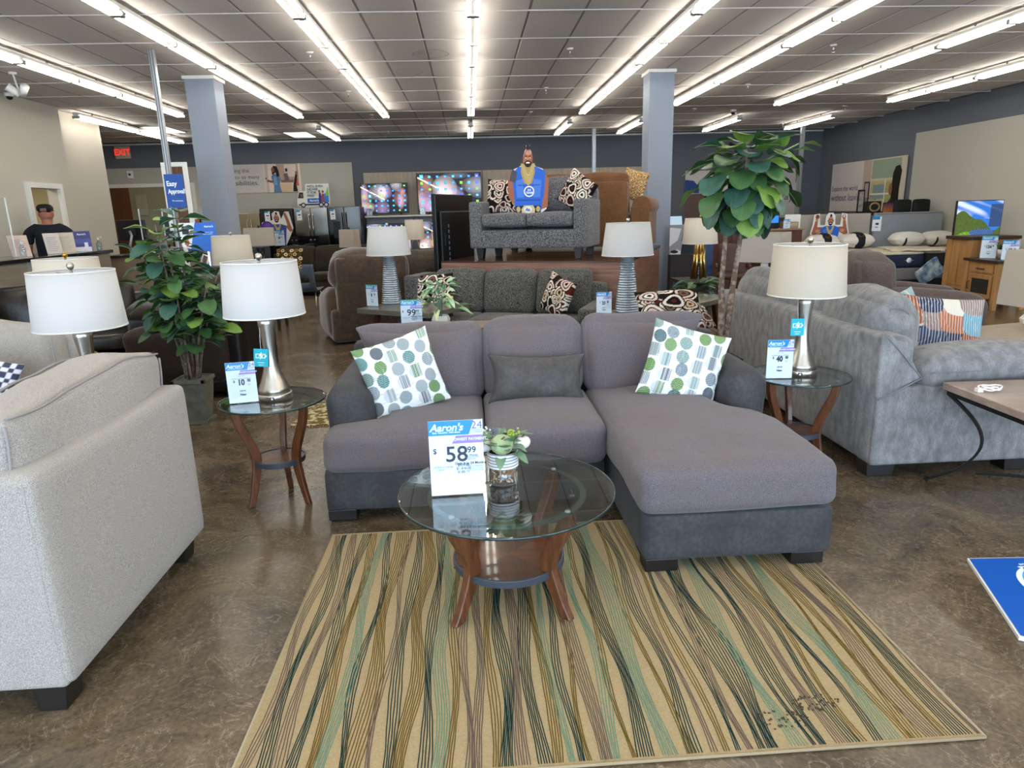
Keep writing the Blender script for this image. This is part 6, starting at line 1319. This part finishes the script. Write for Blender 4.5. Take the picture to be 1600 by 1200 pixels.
# ------------------------------------------------------------------ right background: cabinets, beds, dresser
cw_ = mat('cherry_cabinet', '#58331f', rough=.4, c2='#47281a', nscale=3, stretch=(1, 1, .3))
T = thing('long_cabinet', 'long cherry-wood cabinet with small electronics on top, behind the fiddle-leaf tree', 'cabinet', (5.0, 13.2, 0), 0)
MB().box(-1.5, 1.35, -.25, .25, 0, 1.11, cw_).build('body', T); MB().box(-1.54, 1.39, -.28, .28, 1.11, 1.14, mat('tan_top', '#9a7b5c', rough=.4)).build('cabinet_top', T, bevel=.004)
for x in (-1.1, -.4, .3, .95):
    q = MB().box(x-.32, x+.32, -.265, -.25, .08, 1.04, cw_).build('door', T, bevel=.006); MB().lathe([(.014, 0), (.018, .02), (0, .025)], brass, 10).build('knob', q).location = (x+.26, -.29, .6)
def gadget(name, label, cat, x, y, w, d, h, c1, c2, kind=0, rz=0, em=0):
    t = thing(name, label, cat, (x, y, 1.142), rz); a = mat('g_'+c1.strip('#'), c1, rough=.4); b = mat('g_'+c2.strip('#')+('e' if em else ''), c2, rough=.3, emit=em)
    if kind == 0: MB().box(-w/2, w/2, -d/2, d/2, 0, h, a).build('body', t, bevel=.01); MB().box(-w*.4, w*.4, -d/2-.006, -d/2, h*.35, h*.8, b).build('face', t)
    else:                                                        # laptop
        MB().box(-w/2, w/2, -d/2, d/2, 0, .018, a).build('keyboard_deck', t, bevel=.004); q = MB().box(-w/2, w/2, 0, .012, 0, h, a).box(-w/2+.012, w/2-.012, -.002, 0, .012, h-.012, b).build('screen', t); q.location = (0, d/2, .018); q.rotation_euler = (R(-14), 0, 0)
gadget('laptop', 'open laptop with a pale screen on the cherry cabinet, left part', 'laptop', 3.95, 13.15, .42, .28, .28, '#2a2a2c', '#9db6c8', 1, 6, .6)
gadget('laptop', 'laptop with a bright bluish screen behind the tree trunks', 'laptop', 4.75, 13.15, .42, .28, .28, '#3a3a3c', '#bcd8e8', 1, -5, .8)
gadget('printer', 'beige box-like printer on the cherry cabinet', 'printer', 5.25, 13.2, .34, .3, .18, '#8f887a', '#5a564e'); gadget('game_console', 'stacked dark electronics with white fronts on the cherry cabinet', 'electronics', 5.6, 13.2, .3, .28, .24, '#26262a', '#c9c6c0')
gadget('speaker_box', 'black box with a blue light on the cherry cabinet under the tree leaves', 'speaker', 5.9, 13.3, .2, .2, .30, '#121316', '#2f7ed8', 0, 0, .8); gadget('display_box', 'flat tan box at the right end of the cherry cabinet', 'box', 6.2, 13.2, .26, .26, .12, '#a08f76', '#b9aa90')
for i, (x, l) in enumerate(((5.42, 'beside the beige printer'), (6.05, 'near the right end'))): sign('tiny price sign on the cherry cabinet '+l, (x, 12.98, 1.144), 0, .13, .17, '9', '99')
t = thing('white_panel', 'white framed notice leaning beside the headboard, right of the pole', 'sign', (6.45, 13.6, 1.05)); MB().box(-.16, .16, -.01, 0, 0, .34, wp).build('panel', t, bevel=.003); MB().box(-.02, .02, 0, .02, -1.05, 0, wp).build('stand', t)
art = mat('art_board', '#8b8c90', rough=.6)
t = thing('bedding_package', 'grey, white and black abstract patterned panel right of the right column', 'panel', (3.36, 10.9, .86), -8); MB().box(-.18, .20, -.02, .02, 0, .46, art).build('panel', t, bevel=.004); m = MB()
layers(m, [('#cfcfd2', [(-.18, .12), (-.05, .22), (.0, .40), (-.18, .42)]), ('#6e7076', [(.0, .2), (.05, .44), (.20, .45), (.20, .26)]), ('#1d222c', [(.0, .0), (.02, .16), (.1, .22), (.20, .18), (.20, 0)]), ('#d8d6d2', [(-.18, 0), (-.06, .08), (.0, .05), (.0, 0)]), ('#14161b', ell(-.1, .04, .06, .025))], t=.004, base=-.02); m.build('print', t)
MB().box(-.17, .19, -.15, .15, -.86, -.01, mat('dark_crate', '#221a16', rough=.6)).build('stand', t)
t = thing('placard', 'dark blue floor placard with white lettering behind the gold-ribbed lamp', 'sign', (3.80, 11.35, .42), -4); MB().prism([(-.34, 0), (-.14, .62), (.25, .62), (.25, 0)], -.01, 0, mat('placard_blue', '#12305e', rough=.4)).build('board', t)
m = MB(); m.text("Aaron's", .075, tw, (-.06, -.0105, .24), bold=.03); m.text('Need anything?\nmanager approval\nwith us', .045, tw, (-.04, -.0105, .13)); m.build('print', t); MB().box(-.3, .22, -.01, .2, -.42, .0, mat('dark_crate', '#221a16')).build('stand', t)
tan = mat('tan_leather', '#4f3022', rough=.4, c2='#432819', nscale=6, bump=.2, bscale=40)
for (x, y, rz, l) in ((4.35, 11.2, -20, 'brown leather dining armchair behind the tree trunks, left one'), (5.15, 11.6, 20, 'brown leather dining armchair behind the tree trunks, right one')):
    t = thing('dining_armchair', l, 'chair', (x, y, 0), rz); MB().soft((0, 0, .46), (.5, .5, .1), tan, r=.04, n=6).build('seat', t); MB().soft((0, .22, .72), (.48, .09, .5), tan, r=.04, n=8, fn=lambda p, u, v, w: (p.x, p.y+.05*(w+1), p.z)).build('backrest', t)
    for s in (-1, 1):
        MB().soft((s*.26, .02, .62), (.06, .44, .08), tan, r=.03, n=5).build('armrest', t)
        for y_ in (-.2, .2): MB().tube([(s*.22, y_, .44), (s*.24, y_*1.1, 0)], 1, dw, sec=(.04, .04)).build('leg', t)
# beds
mattn = mat('navy_mattress_side', '#1f2b47', rough=.8, bump=.4, bscale=30, stretch=(.3, .3, 6)); mattc = mat('cream_mattress_top', '#cfc6b2', rough=.9, bump=.4, bscale=25); hbm = mat('oatmeal_upholstery', '#a8a096', rough=.9, bump=.2); hbg = mat('grey_upholstery', '#8e9299', rough=.9, bump=.2); boxs = mat('grey_box_spring', '#77777a', rough=.9); mk = mat('charcoal_mattress_side', '#2b2a2a', rough=.8); nail = mat('nailhead', '#6a6a70', rough=.3, metal=.8)
def bed(label, x0, x1, yf, yh, hm, side, hz, nails=False):
    T = thing('bed', label, 'bed', ((x0+x1)/2, (yf+yh)/2, 0)); w = x1-x0; d = yh-yf
    MB().box(-w/2+.03, w/2-.03, -d/2+.02, d/2-.12, .0, .12, blk).build('bed_frame', T); MB().soft((0, -.05, .24), (w-.02, d-.14, .24), boxs, r=.03, n=6).build('box_spring', T)
    MB().soft((0, -.05, .485), (w, d-.12, .25), side, r=.05, n=8).build('mattress', T); MB().soft((0, -.05, .625), (w-.02, d-.13, .05), mattc, r=.024, n=6).build('pillow_top', T)
    MB().box(-w/2-.02, w/2+.02, d/2-.08, d/2, .1, hz, hm).build('headboard', T, bevel=.015)
    if nails:
        m = MB()
        for i in range(46): m.lathe([(.011, 0), (.008, .006), (0, .007)], nail, 6, -w/2+(i+.5)*w/46, 0)
        o = m.build('nailheads', T, kind='stuff'); o.location = (0, d/2-.082, hz-.03); o.rotation_euler = (R(90), 0, 0)
    return T
bed('wide bed with a navy-sided mattress and an oatmeal upholstered headboard', 6.78, 8.62, 12.6, 14.65, hbm, mattn, 1.36)
bed('second bed with a charcoal-sided mattress and a grey nailhead headboard, at the right wall', 8.74, 10.22, 12.75, 14.62, hbg, mk, 1.36, True)
tag(MB().text('', .01, tw, (0, 0, 0)).lathe([(.05, 0), (.05, .004), (0, .005)], tw, 20).box(-.09, .09, -.004, -.0, 0, .004, tw).build('mattress_badge'), 'white round maker badge on the navy mattress side', 'badge', None, (8.30, 12.588, .50), (90, 0, 0))
tag(MB().soft((0, 0, 0), (.9, 1.3, .03), mattc, r=.014, n=8, wob=.03, seed=4).build('blanket'), 'cream folded throw spread over both mattresses', 'blanket', None, (8.75, 13.3, .672), (0, 0, -20))
whp = mat('white_pillow_cloth', '#dcd8d0', rough=.9); blkp = mat('black_pillow_band', '#111420', rough=.8)
def bpillow(label, loc, rz, band, W=.68):
    T = thing('bed_pillow', label, 'pillow', loc, rz); MB().soft((0, 0, .02), (W, .40, .24), whp, r=.115, n=12, bulge=(-.0, .02, .03), wob=.01, seed=3, fn=lambda p, u, v, w: (p.x, p.y, p.z*(1-.55*abs(u)**4))).build('pillow', T)
    if band == 'wide': MB().soft((.02, 0, .02), (.28, .44, .30), blkp, r=.12, n=10, bulge=(0, .02, .03)).build('band', T); MB().lathe([(.045, 0), (.045, .002), (.035, .003), (.035, 0)], brass, 20).build('emblem', T).matrix_local = Matrix.Translation((.02, -.19, .13)) @ Matrix.Rotation(R(40), 4, 'X')
    else: MB().tube([(-.12+.02*math.cos(a), .215*math.cos(a), .12*math.sin(a)) for a in np.linspace(0, 2*math.pi, 30)], .022, blkp, 8).build('piping', T)
bpillow('cream pillow with a wide black band, left one below the flexing cardboard man', (7.38, 14.15, .79), 0, 'wide'); bpillow('cream pillow with a wide black band, right one below the flexing cardboard man', (8.10, 14.15, .79), 0, 'wide', .74)
bpillow('white pillow with black piping, left one on the grey-headboard bed', (9.15, 14.05, .80), 0, 'thin'); bpillow('white pillow with black piping, right one on the grey-headboard bed', (9.82, 14.05, .80), 0, 'thin')
# flexing man
L = []
for s in (-1, 1): L += [(SK, [(s*.16, .36), (s*.34, .26), (s*.40, .30), (s*.36, .44), (s*.32, .62), (s*.27, .62), (s*.28, .44), (s*.18, .44)]), (SKl, ell(s*.27, .36, .05, .035)), (SK, ell(s*.29, .65, .045, .05)), ('#c9c2bd' if s > 0 else SKd, ell(s*.29, .66, .03, .035)), ('#b89a55', rect(min(s*.27, s*.33), max(s*.27, s*.33), .56, .59))]
L += [(blue, [(-.13, 0), (-.20, .3), (-.2, .42), (-.1, .46), (.1, .46), (.2, .42), (.20, .3), (.13, 0)]), (bluel, [(-.14, .2), (-.15, .38), (-.08, .4), (-.07, .2)])]
chains(L, 0, .46, .1, .2, 7); L += [('#ede9df', ell(0, .18, .062, .06)), (blue, ell(0, .18, .046, .044))]; head(L, 0, .56, .093)
ol = [(-.14, 0), (-.18, .22), (-.36, .22), (-.43, .30), (-.38, .5), (-.36, .7), (-.24, .72), (-.22, .48), (-.11, .48), (-.1, .66), (-.05, .73), (.05, .73), (.1, .66), (.11, .48), (.22, .48), (.24, .72), (.36, .7), (.38, .5), (.43, .30), (.36, .22), (.18, .22), (.14, 0)]
cutout('cardboard cutout of a mohawked man flexing both arms, behind the banded pillows', (7.66, 14.40, .66), 0, ol, L, lambda m: m.text('AA', .045, tw, (0, -.0135, .18), bold=.05, shear=.2))
for x, l in ((6.95, 'left edge of the oatmeal headboard'), (8.76, 'left edge of the grey headboard')): 
    t = thing('price_sign', 'white price card hanging at the '+l, 'sign', (x, 14.53, .98)); MB().box(-.10, .10, -.005, 0, 0, .30, card).build('card', t); m = MB(); layers(m, [(hb, rect(-.10, .06, .24, .30)), (ink, rect(-.03, .04, .13, .17)), (inkg, rect(-.04, .03, .07, .09))], t=.003, base=-.005); m.build('print', t)
# black high-backed chairs, boxed prints behind the headboards
bk = mat('black_upholstery', '#0e0d0d', rough=.7)
for x, l in ((9.62, 'left'), (10.05, 'right')):
    t = thing('bar_chair', 'black upholstered high chair back rising behind the grey headboard, %s one' % l, 'chair', (x, 15.05, 0)); MB().soft((0, 0, 1.38), (.40, .10, .48), bk, r=.05, n=8, bulge=(0, .02, .01)).build('backrest', t); MB().soft((0, -.05, .86), (.42, .4, .1), bk, r=.04, n=6).build('seat', t)
    for sx in (-.17, .17):
        for sy in (-.2, .12): MB().box(sx-.018, sx+.018, sy-.018, sy+.018, 0, .84, bk).build('leg', t)
    MB().box(-.17, .17, .0, .03, .88, 1.2, bk).build('back_stay', t)
plinth('tall dark table behind the headboards', (9.25, 15.6, 0), 1.0, .5, 1.34, dw)
def sunset(U, V): a = V[..., None]; return np.array(C('#e08a3a'))*(1-a)+np.array(C('#3b2a6a'))*a
t = thing('framed_print', 'small sunset print in purple and orange behind the grey headboard', 'picture', (9.55, 15.45, 1.345)); picture('print', .24, .22, 8, 8, sunset, t, (0, 0, 0)); MB().box(-.125, .125, .002, .02, 0, .225, blk).build('frame', t)
t = thing('wicker_box', 'dark box with a cream wreath pattern behind the headboards', 'box', (9.22, 15.45, 1.345)); MB().box(-.16, .16, 0, .2, 0, .26, mat('dark_box', '#1d1a18')).build('body', t, bevel=.01); MB().tube([(.11*math.cos(a), -.01, .13+.09*math.sin(a)) for a in np.linspace(0, 6.3, 20)], .02, mat('wreath_tan', '#a58a5c'), 6).build('wreath', t)
t = thing('framed_print', 'tall black-framed picture leaning left of the sunset print', 'picture', (8.92, 15.5, 1.345), 10); MB().box(-.09, .09, 0, .02, 0, .52, blk).build('frame', t, bevel=.004); MB().box(-.06, .06, -.004, 0, .04, .48, mat('sepia_print', '#7a6f68', c2='#b5aca4', nscale=9)).build('print', t)
# landscape television on a stand at the right wall
def land(U, V):
    r = .5+.12*np.sin(U*5+.5)+.05*np.sin(U*13)-.16*U; sky = np.array(C('#2d6fc9'))*(1-V[..., None]*.2); cl_ = np.clip(np.sin(U*9+3*np.sin(V*7))*np.cos(V*13+U*4)+.2, 0, 1)[..., None]*(V > .6)[..., None]; sky = sky*(1-cl_*.7)+np.array([.75, .8, .85])*cl_*.7
    h = np.array(C('#4c5f2a'))*(.85+.15*np.sin(U*37+5*np.sin(V*21))*np.cos(V*33+6*np.sin(U*17)))[..., None]; h2 = np.array(C('#6f9a2e'))*(.85+.15*np.sin(U*61+V*44))[..., None]; out = np.where((V > r+.15)[..., None], sky, h); out = np.where((V < .22+.1*np.sin(U*6))[..., None], h2, out)
    lake = (((U-.6)/.28)**2+((V-.3)/.08)**2) < 1; out = np.where(lake[..., None], np.array(C('#35588c'))+.12*(np.sin(U*120)*np.sin(V*150))[..., None], out)
    out = np.where(((U > .74) & (V > .42) & (V < .93))[..., None], out*.25+.02, out); return np.clip(out, 0, 1)
T = tv('television showing a green valley under a blue sky, at the right wall', (9.50, 12.50, .74), .88, .82, 0, land, 0, 100, .55)
T2 = plinth('low dark stand under the landscape television', (9.50, 12.5, 0), .9, .36, .68, dw)
for o in [o for o in bpy.data.objects if o.name.startswith('side_table') and o.get('label') == 'low dark stand under the landscape television']: pass
# rustic bedroom furniture
pine = mat('rustic_pine', '#a87c4a', rough=.6, c2='#946a3c', nscale=4, stretch=(3, 3, .6), bump=.25, bscale=60); dk = mat('dark_plank_top', '#35241c', rough=.45)
T = thing('rustic_dresser', 'tall rustic pine chest with a dark top, left behind the nightstand', 'dresser', (8.02, 10.57, 0))
MB().box(-.22, .5, -.25, .27, .20, .98, pine).build('body', T, bevel=.006); MB().box(-.27, .54, -.29, .31, .98, 1.03, dk).build('dresser_top', T, bevel=.006)
for y in (-.22, .24):
    for x in (-.2, .46): MB().box(x-.05, x+.05, y-.06, y+.06, 0, .98, pine).build('leg', T, bevel=.006)
for y in (-.11, .10): MB().box(-.23, -.22, y-.09, y+.09, .26, .92, pine).build('side_plank', T, bevel=.004)
T = thing('rustic_nightstand', 'rustic pine nightstand with one drawer, a mesh door and a dark top', 'nightstand', (7.66, 9.86, 0), 86-180)
MB().box(-.36, .36, .0, .42, .14, .66, pine).build('body', T, bevel=.004); MB().box(-.40, .40, -.05, .46, .68, .72, dk).build('top', T, bevel=.004); MB().box(-.36, .36, .0, .42, .655, .68, pine).build('rail', T)
for x in (-.34, .34):
    for y in (.0, .40): MB().box(x-.035, x+.035, y-.03, y+.03, 0, .68, pine).build('leg', T, bevel=.004)
q = MB().box(-.27, .27, -.018, 0, .52, .645, pine).build('drawer', T, bevel=.006); MB().tube([(-.07, -.02, .585), (-.07, -.045, .58), (.07, -.045, .58), (.07, -.02, .585)], .008, blk, 6).build('handle', q)
q = MB().box(-.27, -.20, -.018, 0, .15, .49, pine).box(.20, .27, -.018, 0, .15, .49, pine).box(-.2, .2, -.018, 0, .15, .21, pine).box(-.2, .2, -.018, 0, .43, .49, pine).build('door', T, bevel=.004); MB().box(-.2, .2, -.006, -.002, .21, .43, mat('dark_mesh', '#25221f', rough=.5)).build('mesh_panel', q); MB().tube([(-.235, -.02, .26), (-.235, -.045, .27), (-.235, -.045, .37), (-.235, -.02, .38)], .007, blk, 6).build('handle', q)
sign('tall price sign with $124 on the rustic nightstand', (7.84, 10.02, .722), -40, .20, .33, '124', '99', green=True); sign('second price sign on the rustic nightstand behind the small pot plant', (7.86, 9.62, .722), -40, .20, .28, '60', '00')
T = thing('small_pot_plant', 'small green grass plant in a silvery pot between the two nightstand signs', 'plant', (7.90, 9.82, .722)); MB().lathe([(.05, 0), (.07, .14), (.064, .14), (.05, .1)], mat('silver_pot', '#a9acb0', rough=.35, metal=.4), 14).build('pot', T)
m = MB()
for k in range(40): a = k*2.4; q = .05*random.random(); m.tube([(q*math.cos(a), q*math.sin(a), .12), (q*2*math.cos(a), q*2*math.sin(a), .2), (q*3.2*math.cos(a), q*3.2*math.sin(a), .22+.05*random.random())], [.005, .004, .001], green[k % 3], 4)
m.build('grass', T, kind='stuff')
tag(MB().soft((0, 0, 0), (.5, .05, .34), mat('blue_quilt', '#2f5c86', rough=.8, c2='#b9c6cc', nscale=9), r=.02, n=8, wob=.03).build('folded_quilt'), 'blue and white quilt corner hanging between the beds and the pine chest', 'quilt', None, (8.60, 12.42, .29), (0, -38, 0))
# low pale table with white pot at right
T = thing('low_table', 'low pale wood coffee table right of the patterned pillows', 'table', (4.75, 5.6, 0), 12); MB().box(-.62, .62, -.42, .42, .40, .445, mat('pale_oak', '#a39280', rough=.4, c2='#94836f', nscale=4, stretch=(1, 8, 1))).build('table_top', T, bevel=.004)
for x in (-.55, .55):
    for y in (-.35, .35): MB().box(x-.03, x+.03, y-.03, y+.03, 0, .40, dw).build('leg', T)
T = thing('pot_plant', 'succulent in a white faceted bowl on the low pale table at the right edge', 'plant', (5.02, 5.72, .446)); MB().lathe([(.05, 0), (.12, .06), (.13, .10), (.09, .15), (.08, .14)], mat('white_ceramic', '#dcdad4'), 8, smooth=False).build('pot', T)
lv = leaf_set('ovate', .12, .04, .3, .2, 5)
for k in range(22): a = k*2.4; o = lv[k % 3].copy(); COL.objects.link(o); o.parent = T; aim(o, Vector((.03*math.cos(a), .03*math.sin(a), .14)), (math.cos(a), math.sin(a), .3+random.random()), 0, random.uniform(.7, 1.2))
for o in lv: bpy.data.objects.remove(o)
# shag rug edge between the end table and sectional
t = thing('shag_rug', 'olive rug with cream fringe far left of the sectional, behind the glass end table', 'rug', (-.72, 5.5, 0)); MB().box(-.75, .9, -.32, .32, .0005, .012, mat('olive_pile', '#6a5a2c', rough=1, c2='#c4b890', nscale=22, mix=(.5, .56), bump=1, bscale=90)).build('pile', t)
m = MB(); [m.tube([(x, -.32, .006), (x+random.uniform(-.01, .01), -.355, .004)], .003, cr, 4) for x in np.linspace(-.74, .88, 90)]; m.build('fringe', t, kind='stuff')
